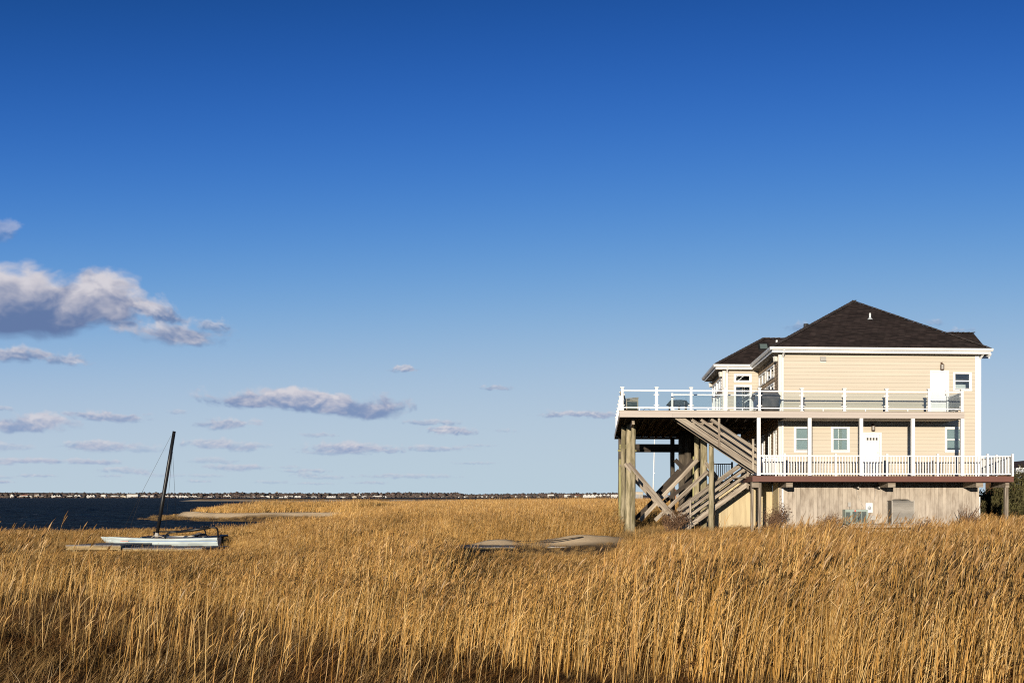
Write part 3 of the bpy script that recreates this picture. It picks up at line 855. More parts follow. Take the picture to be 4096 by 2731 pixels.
tint = np.clip(g.normal(1, .15, len(x)) * (.7 + .6 * vnoise(x, y, 1.3, 83)), .45, 1.6)
scatter('marsh_grass', 'short matted brown salt grass between the reeds', 'grass', grass_v, 9,
        np.stack([x, y, ground_z(x, y)], 1), swirl, np.stack([sc, sc, sc * g.uniform(.6, 1.2, len(x))], 1), tint, pick)

# a few reeds between the two sand mounds and along the dock fronts
n_ = 26
x = np.concatenate([PX(g.uniform(2070, 2180, n_), 43.6), PX(g.uniform(215, 480, 14), 37.5), PX(g.uniform(500, 800, 16), 36.6), PX(g.uniform(1780, 2400, 16), 41.9)])
y = np.concatenate([g.uniform(42.6, 44.6, n_), np.full(14, 37.5), np.full(16, 36.6), g.uniform(41.3, 42.2, 16)])
h = np.concatenate([g.uniform(.45, .75, n_), g.uniform(.25, .5, 14), g.uniform(.25, .5, 16), g.uniform(.15, .30, 16)])
scatter('dock_reeds', 'short reeds growing round the docks and between the sand mounds', 'reeds', reed_sparse, 8,
        np.stack([x, y, ground_z(x, y)], 1), g.normal(.05, .4, len(x)), np.stack([np.full(len(x), .8), np.full(len(x), .8), h], 1), np.full(len(x), .95), g.integers(0, 1000, len(x)))

# the reed bed goes on round and behind the place the picture was taken from
x, y = jitter_grid(-26, 14, -16, 9, .8, g)
ok = (np.hypot(x, y - 1) > 4.2) & (y < 4.5)
x, y = x[ok], y[ok]; h = g.uniform(.4, .8, len(x))
scatter('reeds_near_viewer', 'reeds growing behind and beside the viewpoint', 'reeds', reed_dense, 12,
        np.stack([x, y, ground_z(x, y)], 1), g.normal(.05, .38, len(x)), np.stack([np.ones(len(x)), np.ones(len(x)), h], 1),
        np.ones(len(x)), g.integers(0, 1000, len(x)))
# ------------------------------------------------------------------ house materials
M_SIDING = mat('cream_siding', (0.56, 0.488, 0.385), 0.75, 0.2, var=0.05, nscale=1.2, stretch=(.3, 1, 4), rnd=0.03, bump=0.15, bscale=60)
M_SHINGLE = mat('tan_shingle', (0.46, 0.335, 0.215), 0.85, 0.15, base2=(0.33, 0.24, 0.155), nscale=3, stretch=(1, 9, .4), rnd=0.08)
M_WHITE = mat('white_paint', (0.80, 0.79, 0.76), 0.5, 0.35, var=0.04, nscale=2)
M_TRIM = mat('cream_trim', (0.74, 0.70, 0.61), 0.5, 0.3, var=0.06, nscale=2)
M_GUTTER = mat('white_gutter', (0.74, 0.73, 0.70), 0.4, 0.4, var=0.14, nscale=1.6, stretch=(.5, .5, 5))
M_TAUPE = mat('taupe_board', (0.47, 0.405, 0.35), 0.6, 0.25, var=0.06, nscale=1.0, stretch=(.5, 1, 3), rnd=0.04)
M_BROWN = mat('brown_board', (0.150, 0.063, 0.045), 0.55, 0.25, var=0.08, nscale=1.4, rnd=0.05)
M_WOOD = mat('weathered_wood', (0.39, 0.33, 0.255), 0.9, 0.15, base2=(0.175, 0.135, 0.10), nscale=2.2, stretch=(.35, 7, 7), rnd=0.22, bump=0.5, bscale=9)
M_WOODZ = mat('weathered_plank', (0.48, 0.41, 0.33), 0.9, 0.15, base2=(0.25, 0.20, 0.155), nscale=1.7, stretch=(2.0, 2.0, .7), rnd=0.07, bump=0.4, bscale=8, lo=.36, hi=.78)
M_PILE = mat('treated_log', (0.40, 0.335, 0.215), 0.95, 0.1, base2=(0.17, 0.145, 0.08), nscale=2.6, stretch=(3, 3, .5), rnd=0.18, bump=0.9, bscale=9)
M_SHADELOG = mat('shade_toned_log', (0.12, 0.095, 0.07), 0.95, 0.1, base2=(0.06, 0.05, 0.038), nscale=2.6, stretch=(3, 3, .5), rnd=.2)  # log colour with the deep shade under the deck put in
M_GREENWOOD = mat('green_treated_wood', (0.36, 0.33, 0.15), 0.9, 0.1, base2=(0.22, 0.20, 0.09), nscale=2.2, stretch=(.5, 5, 5), rnd=0.15)
M_DARKSHADEWOOD = mat('dark_and_shaded_wood', (0.055, 0.042, 0.032), 0.8, 0.2, var=.3, nscale=3, rnd=.15)  # plain dark wood; below the upper deck its near-black stands in for shade
M_TANPANEL = mat('tan_panel', (0.56, 0.45, 0.27), 0.85, 0.15, base2=(0.47, 0.37, 0.22), nscale=1.2, stretch=(4, 4, .5), rnd=.04)
M_DARKMETAL = mat('dark_metal', (0.035, 0.034, 0.034), 0.45, 0.5, metal=.4)
M_BRONZE = mat('bronze_metal', (0.13, 0.075, 0.045), 0.5, 0.5, metal=.5)
M_COVER = mat('grey_canvas', (0.115, 0.10, 0.095), 0.8, 0.2, base2=(0.065, 0.06, 0.06), nscale=3, bump=.6, bscale=6)
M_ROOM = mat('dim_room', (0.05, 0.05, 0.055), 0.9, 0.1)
M_BLIND = mat('window_blind', (0.40, 0.47, 0.46), 0.7, 0.2, base2=(0.34, 0.41, 0.40), nscale=1.0, stretch=(.2, 1, 60))
M_SOFFIT = mat('soffit', (0.45, 0.40, 0.34), 0.8, 0.1)

def glass(name, tint, alpha, rough=0.02):
    m = bpy.data.materials.new(name); m.use_nodes = True; t = NT(m.node_tree); t.n.clear()
    tr = t.node('ShaderNodeBsdfTransparent'); tr.inputs[0].default_value = (*tint, 1)
    gl = t.node('ShaderNodeBsdfGlossy'); gl.inputs['Roughness'].default_value = rough
    fr = t.node('ShaderNodeFresnel'); fr.inputs[0].default_value = 1.5
    mx = t.node('ShaderNodeMixShader'); t.l.new(t.math('MULTIPLY_ADD', fr.outputs[0], 1.3, alpha, clamp=True), mx.inputs[0])
    t.l.new(tr.outputs[0], mx.inputs[1]); t.l.new(gl.outputs[0], mx.inputs[2])
    o = t.node('ShaderNodeOutputMaterial'); t.l.new(mx.outputs[0], o.inputs[0])
    return m
M_PANE = glass('window_glass', (.86, .90, .90), .05)
M_RAILGLASS = glass('rail_glass', (.93, .955, .955), .015)

# asphalt shingles: rows across the slope with broken tones
rm = bpy.data.materials.new('roof_shingles'); rm.use_nodes = True
t = NT(rm.node_tree); b = t.n['Principled BSDF']; b.inputs['Roughness'].default_value = 0.9; b.inputs['Specular IOR Level'].default_value = 0.15
tcn = t.node('ShaderNodeTexCoord')
sepx = t.node('ShaderNodeSeparateXYZ'); t.l.new(tcn.outputs['Object'], sepx.inputs[0])
br = t.node('ShaderNodeTexBrick'); br.offset = 0.5
br.inputs['Scale'].default_value = 1.0; br.inputs['Mortar Size'].default_value = 0.006; br.inputs['Brick Width'].default_value = 0.34; br.inputs['Row Height'].default_value = 0.075
br.inputs['Color1'].default_value = (1.25, 1.2, 1.2, 1); br.inputs['Color2'].default_value = (.62, .62, .64, 1); br.inputs['Mortar'].default_value = (.3, .3, .3, 1)
t.l.new(t.xyz(t.math('ADD', sepx.outputs[0], sepx.outputs[1]), sepx.outputs[2], 0.0), br.inputs['Vector'])
nz = t.noise(t.vmath('MULTIPLY', tcn.outputs['Object'], (1.2, 1.2, 5.0)), 1.6, 5, .6)
base_r = t.mix(t.ramp(nz, .35, .68), (0.030, 0.0215, 0.0195), (0.052, 0.039, 0.035))
t.l.new(t.mix(1.0, base_r, br.outputs['Color'], 'MULTIPLY'), b.inputs['Base Color'])
bn = t.node('ShaderNodeBump'); bn.inputs['Strength'].default_value = .8; bn.inputs['Distance'].default_value = .02
t.l.new(br.outputs['Fac'], bn.inputs['Height']); bn.invert = True; t.l.new(bn.outputs[0], b.inputs['Normal'])
M_ROOF = rm
M_CAP = mat('roof_cap', (0.075, 0.06, 0.055), 0.9, 0.15, base2=(0.04, 0.034, 0.032), nscale=3)

D_UP, D_LO = 6.140, 3.175           # deck levels
VF = -2.13                          # front edge of both decks
WU = U(3913, 0)                     # right end of the front wall
GZ = 0.42                           # ground at the house

# ------------------------------------------------------------------ the house
house = Thing('beach_house', 'cream two-storey beach house with dark hip roof raised on a grey plank base', 'house', (4.9, 6.0, GZ), HF)

def rects(u0, u1, z0, z1, holes):
    zs = sorted({z0, z1, *[z for h_ in holes for z in h_[2:] if z0 < z < z1]})
    out = []
    for a_, b_ in zip(zs, zs[1:]):
        x_ = u0
        for h_ in sorted(q for q in holes if q[2] < (a_ + b_) / 2 < q[3]):
            if h_[0] > x_: out.append((x_, min(h_[0], u1), a_, b_))
            x_ = max(x_, h_[1])
        if x_ < u1: out.append((x_, u1, a_, b_))
    return out

def front_wall(v, u0, u1, z0, z1, holes, zc, material, step=0.1727):
    """wall core with openings, and lapped boards one by one in front of it (facing -v)"""
    core = MB()
    for (a_, b_, c_, d_) in rects(u0, u1, z0, z1, holes): core.box(a_, b_, v, v + .12, c_, d_)
    house.part('wall', core, material)
    k0 = math.floor((z0 - zc) / step)
    z_ = zc + k0 * step
    while z_ < z1:
        a_, b_ = max(z_, z0), min(z_ + step, z1)
        if b_ - a_ > .02:
            mid = (a_ + b_) / 2
            x_ = u0
            segs = []
            for h_ in sorted(q for q in holes if q[2] - .02 < mid < q[3] + .02):
                if h_[0] > x_: segs.append((x_, h_[0]))
                x_ = max(x_, h_[1])
            segs.append((x_, u1))
            for (p, q) in segs:
                if q - p < .04: continue
                m_ = MB().prism([(v - .001, a_ + .005), (v - .026, a_ + .005), (v - .026, a_ + .02), (v - .016, b_), (v - .001, b_)], 0, p, q)
                house.part('siding_board', m_, material)
        z_ += step

def side_courses(u, v0, v1, z0, z1, holes, material, step=0.172, s=-1):
    """courses of shingles on a wall that faces sideways (-u for s=-1)"""
    core = MB()
    for (a_, b_, c_, d_) in rects(v0, v1, z0, z1, holes): core.box(min(u, u - s * .12), max(u, u - s * .12), a_, b_, c_, d_)
    house.part('wall', core, material)
    z_ = z0
    while z_ < z1 - .02:
        b_ = min(z_ + step, z1); mid = (z_ + b_) / 2; x_ = v0; segs = []
        for h_ in sorted(q for q in holes if q[2] - .02 < mid < q[3] + .02):
            if h_[0] > x_: segs.append((x_, h_[0]))
            x_ = max(x_, h_[1])
        segs.append((x_, v1))
        for (p, q) in segs:
            if q - p < .04: continue
            m_ = MB(); y_ = p                      # ragged single shingles along the course, joined as one course
            while y_ < q - .01:
                w_ = min(random.uniform(.11, .22), q - y_)
                lo_ = z_ + random.choice((0.004, .008, .012)); th = random.uniform(.026, .034)
                m_.prism([(u + s * .001, lo_), (u + s * th, lo_), (u + s * .015, b_), (u + s * .001, b_)], 1, y_ + .003, y_ + w_ - .003)
                y_ += w_
            house.part('shingle_course', m_, material)
        z_ += step

def window(name, u0, u1, z0, z1, v, sashes, blind=None, room=True, casing=.085, parent=None):
    """window seen from the front: casing, sill, sashes with panes, blind or dim room behind"""
    w_ = house.part(name, MB().box(u0, u0 + casing, v - .055, v, z0, z1).box(u1 - casing, u1, v - .055, v, z0, z1)
                    .box(u0 + casing, u1 - casing, v - .055, v, z1 - casing, z1).box(u0 + casing, u1 - casing, v - .06, v, z0, z0 + casing * .9), M_WHITE)
    house.part('sill', MB().box(u0 - .02, u1 + .02, v - .085, v - .056, z0 + casing * .3, z0 + casing * .62), M_WHITE, w_)
    a_, b_ = u0 + casing, u1 - casing
    for i, (p, q) in enumerate(sashes):
        off = .012 * i
        fr = MB(); s_ = .035
        fr.box(a_ + .003, a_ + s_, v - .03 + off, v + .005 + off, p, q).box(b_ - s_, b_ - .003, v - .03 + off, v + .005 + off, p, q)
        fr.box(a_ + s_, b_ - s_, v - .03 + off, v + .005 + off, q - s_, q - .002).box(a_ + s_, b_ - s_, v - .03 + off, v + .005 + off, p + .002, p + s_)
        house.part('sash', fr, M_WHITE, w_)
        house.part('pane', MB().box(a_ + s_, b_ - s_, v - .010 + off, v - .006 + off, p + s_, q - s_), M_PANE, w_)
    if blind:
        bl = MB(); n_ = int((blind[1] - blind[0]) / .05)
        for i in range(n_):
            zz = blind[0] + (blind[1] - blind[0]) * (i + .5) / n_
            bl.add([(a_, v + .055, zz - .029), (b_, v + .055, zz - .029), (b_, v + .075, zz + .027), (a_, v + .075, zz + .027)], [(0, 1, 2, 3)])
        house.part('blind', bl, M_BLIND, w_)
    house.part('room', MB().box(a_, b_, v + .9, v + .92, z0, z1).box(a_ - .02, a_, v + .12, v + .9, z0, z1).box(b_, b_ + .02, v + .12, v + .9, z0, z1)
               .box(a_, b_, v + .12, v + .9, z0 - .02, z0).box(a_, b_, v + .12, v + .9, z1, z1 + .02), M_ROOM, w_)
    return w_, (u0 + .03, u1 - .03, z0 + .03, z1 - .03)

def ubox(px0, px1, py0, py1, v):
    ua, za = UZ(px0, py1, v); ub, zb = UZ(px1, py0, v); return ua, ub, za, zb

# front wall openings
holes = []
a = ubox(3811, 3886, 1489, 1564, 0)
_, h_ = window('window', *a, 0, [(Z(3848, 1556, 0), Z(3848, 1523, 0)), (Z(3848, 1524, 0), Z(3848, 1492, 0))]); holes.append(h_)
# curtains low in the upper right window
house.part('curtain', MB().box(a[0] + .16, a[1] - .26, .10, .115, a[2] + .1, a[2] + .33), M_WHITE)
for (p0, p1) in ((3175, 3248), (3323.5, 3397.5), (3778, 3850)):
    a = ubox(p0, p1, 1707, 1809, 0)
    bl0 = Z(3200, 1799, 0) if p0 < 3700 else Z(3200, 1789, 0)
    _, h_ = window('window', *a, 0, [(Z(3200, 1800, 0), Z(3200, 1755, 0)), (Z(3200, 1756, 0), Z(3200, 1711, 0))], blind=(bl0, Z(3200, 1712, 0))); holes.append(h_)

def door(px0, px1, pytop, z0, lites, panels):
    u0, z1 = UZ(px0, pytop, 0); u1 = U(px1, 0)
    c_ = .095
    d_ = house.part('door_casing', MB().box(u0, u0 + c_, -.06, 0, z0, z1).box(u1 - c_, u1, -.06, 0, z0, z1).box(u0 + c_, u1 - c_, -.06, 0, z1 - c_, z1), M_WHITE)
    s0, s1, st = u0 + c_ + .004, u1 - c_ - .004, z1 - c_ - .012
    sl = MB(); lt = []
    W_, H_ = s1 - s0, st - z0
    if lites:
        lw = W_ * .135; gap = (W_ - .36 * W_) ; x_ = s0 + W_ * .12
        for i in range(4):
            lt.append((x_ + i * (W_ * .76 - lw) / 3, x_ + i * (W_ * .76 - lw) / 3 + lw, st - H_ * .135, st - H_ * .072))
    for q in rects(s0, s1, z0 + .02, st, lt): sl.box(q[0], q[1], -.012, .03, q[2], q[3])
    dr = house.part('door', sl, M_WHITE)
    for q in lt: house.part('pane', MB().box(q[0], q[1], -.004, .002, q[2], q[3]).box(q[0], q[1], .028, .03, q[2], q[3]), M_DARKMETAL, dr)
    for (a_, b_, c0, c1) in panels:
        p, q, r_, t_ = s0 + W_ * a_, s0 + W_ * b_, z0 + H_ * c0, z0 + H_ * c1
        house.part('door_panel', MB().box(p, q, -.022, -.0125, r_, r_ + .02).box(p, q, -.022, -.0125, t_ - .02, t_).box(p, p + .02, -.022, -.0125, r_ + .02, t_ - .02).box(q - .02, q, -.022, -.0125, r_ + .02, t_ - .02)
                   .box(p + .06, q - .06, -.02, -.0125, r_ + .06, t_ - .06), M_WHITE, dr)
    house.part('handle', MB().tube([(s1 - .07, -.012, z0 + 1.0), (s1 - .07, -.07, z0 + 1.0)], .028, 10), M_BRONZE, dr, smooth=True)
    house.part('lock', MB().tube([(s1 - .07, -.04, z0 + 1.15), (s1 - .07, -.012, z0 + 1.15)], .025, 8), M_BRONZE, dr, smooth=True)
    return (u0 + .03, u1 - .03, z0 - .03, z1 - .03)
six = [(.12, .46, .08, .40), (.54, .88, .08, .40), (.12, .46, .46, .80), (.54, .88, .46, .80), (.12, .46, .84, .95), (.54, .88, .84, .95)]
holes.append(door(3719, 3795, 1481, D_UP + .03, False, six))
holes.append(door(3451, 3525, 1729, D_LO + .03, True, [(.12, .46, .06, .40), (.54, .88, .06, .40), (.12, .46, .45, .82), (.54, .88, .45, .82)]))
U0B, U1B = U(3126, 0), U(3899, 0)
ZC = Z(3600, 1180 + 990 / 3.92, 0)
front_wall(0.0, 0.0, WU, D_LO - .25, 9.14, holes, ZC, M_SIDING)

# corner boards and downspouts
house.part('corner_board', MB().box(-.035, U0B, -.05, -.031, D_LO + .04, 9.10).box(-.035, -.001, -.0305, .12, D_LO + .04, 9.10), M_TRIM)
house.part('corner_board', MB().box(U1B, WU + .035, -.05, -.031, D_LO + .04, 9.10).box(WU + .001, WU + .035, -.0305, .12, D_LO + .04, 9.10), M_WHITE)
def downspout(u, v0, z0, z1, vg, width=.085, off=0.0):
    pts = [(u + off, vg, z1 + .12), (u + off, vg, z1 + .02), (u + off * .4, (v0 + vg) / 2, z1 - .10), (u, v0, z1 - .25), (u, v0, z0)]
    m_ = MB()
    for p, q in zip(pts, pts[1:]): m_.beam(p, q, width, width * .75, up=(0, 1, 0.01))
    return house.part('downspout', m_, M_WHITE)
downspout((U(3126, -.1) + U(3134.5, -.1)) / 2, -.10, GZ + .3, 9.16, -.55)
downspout(WU + .075, -.03, D_LO + .1, 9.16, -.45, off=.1)

# side wall of the main body (faces left) with tall windows, wing in the inner corner
V_IN = 6.15
def side_window(u, v0, v1, z0, z1, mull=0, s=-1, blue=True):
    c_ = .08; ua, ub = (u - .06, u) if s < 0 else (u, u + .06)
    w_ = house.part('window', MB().box(ua, ub, v0, v0 + c_, z0, z1).box(ua, ub, v1 - c_, v1, z0, z1).box(ua, ub, v0 + c_, v1 - c_, z1 - c_, z1).box(ua, ub, v0 + c_, v1 - c_, z0, z0 + c_), M_WHITE)
    for i in range(mull):
        vm = v0 + (v1 - v0) * (i + 1) / (mull + 1)
        house.part('mullion', MB().box(ua + .006, ub - .002, vm - .035, vm + .035, z0 + c_, z1 - c_), M_WHITE, w_)
    house.part('pane', MB().box(u - .012, u - .006, v0 + c_, v1 - c_, z0 + c_, z1 - c_), M_PANE, w_)
    house.part('room', MB().box(u - s * .9, u - s * .92, v0, v1, z0, z1), M_ROOM, w_)
    return (v0 + .03, v1 - .03, z0 + .03, z1 - .03)
sh = []
for (v0, v1) in ((1.15, 3.3), (3.75, 5.9)):
    sh.append(side_window(0, v0, v1, 8.10, 8.72, 1))
    sh.append(side_window(0, v0, v1, D_UP + .15, 7.85, 1))
for (v0, v1) in ((.55, 1.25), (2.1, 2.8), (4.1, 4.8), (7.2, 7.9), (9, 9.7)):
    sh.append(side_window(0, v0, v1, 3.95, 5.45, 0))
side_courses(0, 0.12, 13.0, D_LO - .25, 9.14, sh, M_SHINGLE)
house.part('wall', MB().box(WU - .12, WU, .12, 13.0, D_LO - .25, 9.14).box(.12, WU - .12, 12.9, 13.0, D_LO - .25, 9.14), M_SIDING)

# left wing
WL = U(2892, V_IN)
wh = []
a = ubox(2935, 3006, 1496, 1529, V_IN); _, h_ = window('window', *a, V_IN, [(a[2] + .07, a[3] - .07)]); wh.append(h_)
a = ubox(2935, 3007, 1540, 1650, V_IN); _, h_ = window('window', *a, V_IN, [(a[2] + .07, a[3] - .07)]); wh.append(h_)
front_wall(V_IN, WL, -.035, D_UP - .2, 9.14, wh, ZC, M_SIDING)
house.part('corner_board', MB().box(WL - .035, WL + .13, V_IN - .05, V_IN - .031, D_UP, 9.10).box(WL - .035, WL - .001, V_IN - .0305, V_IN + .12, D_UP, 9.10), M_TRIM)
downspout(WL + .20, V_IN - .1, D_UP, 9.16, V_IN - .5)
sh = [side_window(WL, V_IN + .5, V_IN + 2.5, 8.10, 8.72, 1), side_window(WL, V_IN + .5, V_IN + 2.5, D_UP + .1, 7.85, 1),
      side_window(WL, V_IN + 2.8, V_IN + 4.9, 8.10, 8.72, 1), side_window(WL, V_IN + 2.8, V_IN + 4.9, D_UP + .1, 7.85, 1)]
side_courses(WL, V_IN + .12, 11.4, D_UP - .2, 9.14, sh, M_SHINGLE)
house.part('wall', MB().box(WL, 0, 11.3, 11.4, D_UP - .2, 9.14), M_SHINGLE)

# right bay with a small gable
house.part('wall', MB().box(WU, WU + .5, 1.4, 4.8, D_LO - .25, 9.14), M_SIDING)
house.part('gable_wall', MB().prism([(1.4, 9.14), (4.8, 9.14), (3.1, 10.35)], 0, WU + .35, WU + .5), M_SIDING)

# base: vertical weathered planks, tan panels further back on the left
n_pl = 46
x_ = 0.0
while x_ < WU + .02:
    w_ = random.uniform(.185, .235); x2 = min(x_ + w_, WU + .04)
    house.box('plank', x_ + .003, x2 - .004, .0 - random.uniform(.0, .008), .045, GZ - .45, D_LO - .27, M_WOODZ); x_ += w_
house.part('base_wall', MB().box(0, WU, .05, .12, GZ - .45, D_LO - .27).box(WU - .1, WU, .12, 12.9, GZ - .45, D_LO - .27), M_WOODZ)
house.part('corner_board', MB().box(WU + .042, WU + .09, -.02, .10, GZ - .4, D_LO - .95), M_WHITE)
VB = 1.68
y_ = .05
while y_ < VB:
    house.box('plank', -.03, .0, y_ + .004, min(y_ + .2, VB) - .004, GZ - .45, D_LO - .27, M_TANPANEL); y_ += .2
x_ = U(2860, VB)
while x_ < -.05:
    x2 = min(x_ + .3, -.035)
    house.box('panel_board', x_ + .003, x2 - .003, VB - .02, VB + .03, GZ - .45, D_LO - .27, M_TANPANEL); x_ += .3
house.part('base_wall', MB().box(U(2860, VB), U(2860, VB) + .06, VB + .03, 11, GZ - .45, D_LO - .27), M_TANPANEL)

# ------------------------------------------------------------------ roof
ZE = 9.345
def hip(u0, u1, v0, v1, ze, ridge, axis):
    """closed hip roof body; ridge = ((u,v),(u,v)), z at ridge ends"""
    (ra, rb, zr) = ridge
    P_ = [(u0, v0, ze), (u1, v0, ze), (u1, v1, ze), (u0, v1, ze), (ra[0], ra[1], zr), (rb[0], rb[1], zr)]
    if axis == 'v': F_ = [(0, 1, 4), (1, 2, 5, 4), (2, 3, 5), (3, 0, 4, 5), (3, 2, 1, 0)]
    else: F_ = [(0, 1, 5, 4), (1, 2, 5), (2, 3, 4, 5), (3, 0, 4), (3, 2, 1, 0)]
    return MB().add(P_, F_)
UL, UR, VR0 = -.42, 10.19, -.5
um = (UL + UR) / 2; hw = (UR - UL) / 2; zt = Z(3413, 1206, VR0 + hw)
roof = house.part('roof', hip(UL, UR, VR0, 13.9, ZE, ((um, VR0 + hw), (um, 13.9 - hw), zt), 'v'), M_ROOF)
sl_ = (zt - ZE) / hw
dl = 3.1
wing_r = house.part('roof', hip(-2.40, 4.6, V_IN - .46, V_IN - .46 + 2 * dl, ZE - .03, ((-2.40 + dl, V_IN - .46 + dl), (4.5, V_IN - .46 + dl), ZE - .03 + dl * sl_), 'u'), M_ROOF)
house.part('gable_roof', MB().prism([(.9, ZE - .02), (3.1, ZE - .02 + 2.2 * sl_), (5.3, ZE - .02), (5.3, ZE - .11), (3.1, ZE - .11 + 2.2 * sl_), (.9, ZE - .11)], 0, 8.2, 10.72), M_ROOF)
def caps(p, q, w_=.26, step=.28):
    p, q = Vector(p), Vector(q); n_ = int((q - p).length / step); m_ = MB()
    for i in range(n_):
        a_ = p.lerp(q, i / n_); b_ = p.lerp(q, (i + 1.12) / n_)
        m_.beam(a_ + Vector((0, 0, .02)), b_ + Vector((0, 0, .045)), w_, .03 + random.uniform(0, .012))
    return m_
ap = (um, VR0 + hw, zt)
house.part('ridge_cap', caps((UL, VR0, ZE), ap), M_CAP, roof)
house.part('ridge_cap', caps((UR, VR0, ZE), ap), M_CAP, roof)
house.part('ridge_cap', caps(ap, (um, 13.9 - hw, zt)), M_CAP, roof)
we_ = (-2.40 + dl, V_IN - .46 + dl, ZE - .03 + dl * sl_)
house.part('ridge_cap', caps((-2.40, V_IN - .46, ZE - .03), we_), M_CAP, wing_r)
house.part('ridge_cap', caps(we_, (3.4, we_[1], we_[2])), M_CAP, wing_r)
house.part('ridge_cap', caps((9.3, 3.1, ZE - .02 + 2.2 * sl_), (10.72, 3.1, ZE - .02 + 2.2 * sl_)), M_CAP)
def roof_z(u, v): return ZE + (v - VR0) * sl_
# vent pipes and skylight
u_, z_ = UZ(3480, 1272, 2.9)
for v_ in (2.9,):
    v_ = (Z(3480, 1276, 3.3) - ZE) / sl_ + VR0
    for _ in range(6): v_ = (Z(3480, 1276, v_) - ZE) / sl_ + VR0
u_ = U(3480, v_)
pv = house.part('vent_pipe', MB().tube([(u_, v_, roof_z(u_, v_) - .1), (u_, v_, roof_z(u_, v_) + .30)], .052, 12), M_WHITE, smooth=True)
house.part('flashing', MB().tube([(u_, v_, roof_z(u_, v_) - .04), (u_, v_, roof_z(u_, v_) + .07)], [.16, .06], 12), mat('lead_flashing', (.45, .47, .48), .5, .4), pv)
def wing_z(v): return ZE - .03 + (v - (V_IN - .46)) * sl_
v_ = V_IN + 1.4
for _ in range(8): v_ = (Z(3107, 1380, v_) - (ZE - .03)) / sl_ + V_IN - .46
u_ = U(3107, v_)
house.part('vent_pipe', MB().tube([(u_, v_, wing_z(v_) - .1), (u_, v_, wing_z(v_) + .28)], .06, 12), M_WHITE, smooth=True)
def on_wing(px, py):
    v_ = V_IN + 1
    for _ in range(10): v_ = (Z(px, py, v_) - (ZE - .03)) / sl_ + V_IN - .46
    return Vector((U(px, v_), v_, wing_z(v_)))
q = [on_wing(3038, 1403), on_wing(3074, 1402), on_wing(3070, 1380), on_wing(3034, 1380)]
nrm = Vector((0, -sl_, 1)).normalized()
fr = MB()
for i in range(4): fr.beam(q[i] + nrm * .05, q[(i + 1) % 4] + nrm * .05, .09, .12, up=nrm)
sk = house.part('skylight', fr, M_DARKMETAL)
house.part('pane', MB().add([p + nrm * .085 for p in q], [(0, 1, 2, 3)]), mat('skylight_glass', (.16, .21, .20), .1, .5), sk)
u_ = U(3218, 5.6); house.part('roof_vent', MB().tube([(u_, 5.2, ZE + 1.2), (u_, 5.2, ZE + 2.10)], .14, 10), M_DARKMETAL)

# gutters, fascia, soffits
def gutter(p, q, out):
    """K-style gutter from p to q; out = outward horizontal unit vector"""
    p, q, out = Vector(p), Vector(q), Vector(out); m_ = MB()
    prof = [(0, 0), (.075, 0), (.125, .075), (.125, .125), (.135, .14), (.11, .14), (.11, .085), (.07, .02), (0, .02)]
    vs = []
    for e in (p, q):
        for (o_, z_) in prof: vs.append(e + out * o_ + Vector((0, 0, z_)))
    n_ = len(prof); fs = [tuple(range(n_)), tuple(reversed(range(n_, 2 * n_)))] + [(i, i + n_, (i + 1) % n_ + n_, (i + 1) % n_) for i in range(n_)]
    return m_.add(vs, fs)
gz = ZE - .15
house.part('gutter', gutter((UL - .12, VR0, gz), (UR + .08, VR0, gz), (0, -1, 0)), M_GUTTER)
house.part('gutter', gutter((UL, VR0 - .12, gz), (UL, V_IN - .5, gz), (-1, 0, 0)), M_GUTTER)
house.part('gutter', gutter((-2.52, V_IN - .46, gz - .02), (UL - .14, V_IN - .46, gz - .02), (0, -1, 0)), M_GUTTER)
house.part('gutter', gutter((-2.40, V_IN - .58, gz - .02), (-2.40, 11.9, gz - .02), (-1, 0, 0)), M_GUTTER)
house.part('gutter', gutter((9.95, .88, gz - .02), (10.72, .88, gz - .02), (0, -1, 0)), M_GUTTER)
fz_ = (9.085, ZE - .01)
house.part('fascia', MB().box(UL + .01, UR, VR0 + .005, VR0 + .03, *fz_).box(UL + .005, UL + .03, VR0 + .03, V_IN - .42, *fz_).box(UR - .03, UR - .005, VR0 + .03, 13.5, *fz_), M_WHITE)
house.part('fascia', MB().box(-2.39, UL - .0, V_IN - .455, V_IN - .43, 9.07, ZE - .04).box(-2.395, -2.37, V_IN - .43, 11.7, 9.07, ZE - .04), M_WHITE)
house.part('fascia', MB().box(9.9, 10.70, .885, .905, 9.06, ZE - .04), M_WHITE)
house.part('soffit', MB().box(UL + .03, UR - .03, VR0 + .031, -.0, 9.10, 9.12).box(UL + .031, -.0, .0, V_IN - .1, 9.10, 9.12).box(WU, UR - .031, 0, 13, 9.10, 9.12), M_SOFFIT)
house.part('soffit', MB().box(-2.365, -.001, V_IN - .425, V_IN - .0, 9.075, 9.095).box(-2.365, WL, V_IN, 11.6, 9.075, 9.095), M_SOFFIT)

# ------------------------------------------------------------------ upper deck
ud = Thing('upper_deck', 'large upper deck with white posts, glass railing and taupe edge on tall log piles', 'deck', (-3.5, 5.0, GZ), HF)
UDL, UDR, VBK = U(2478, VF), U(3858, VF), 15.2
ZB = D_UP - .295
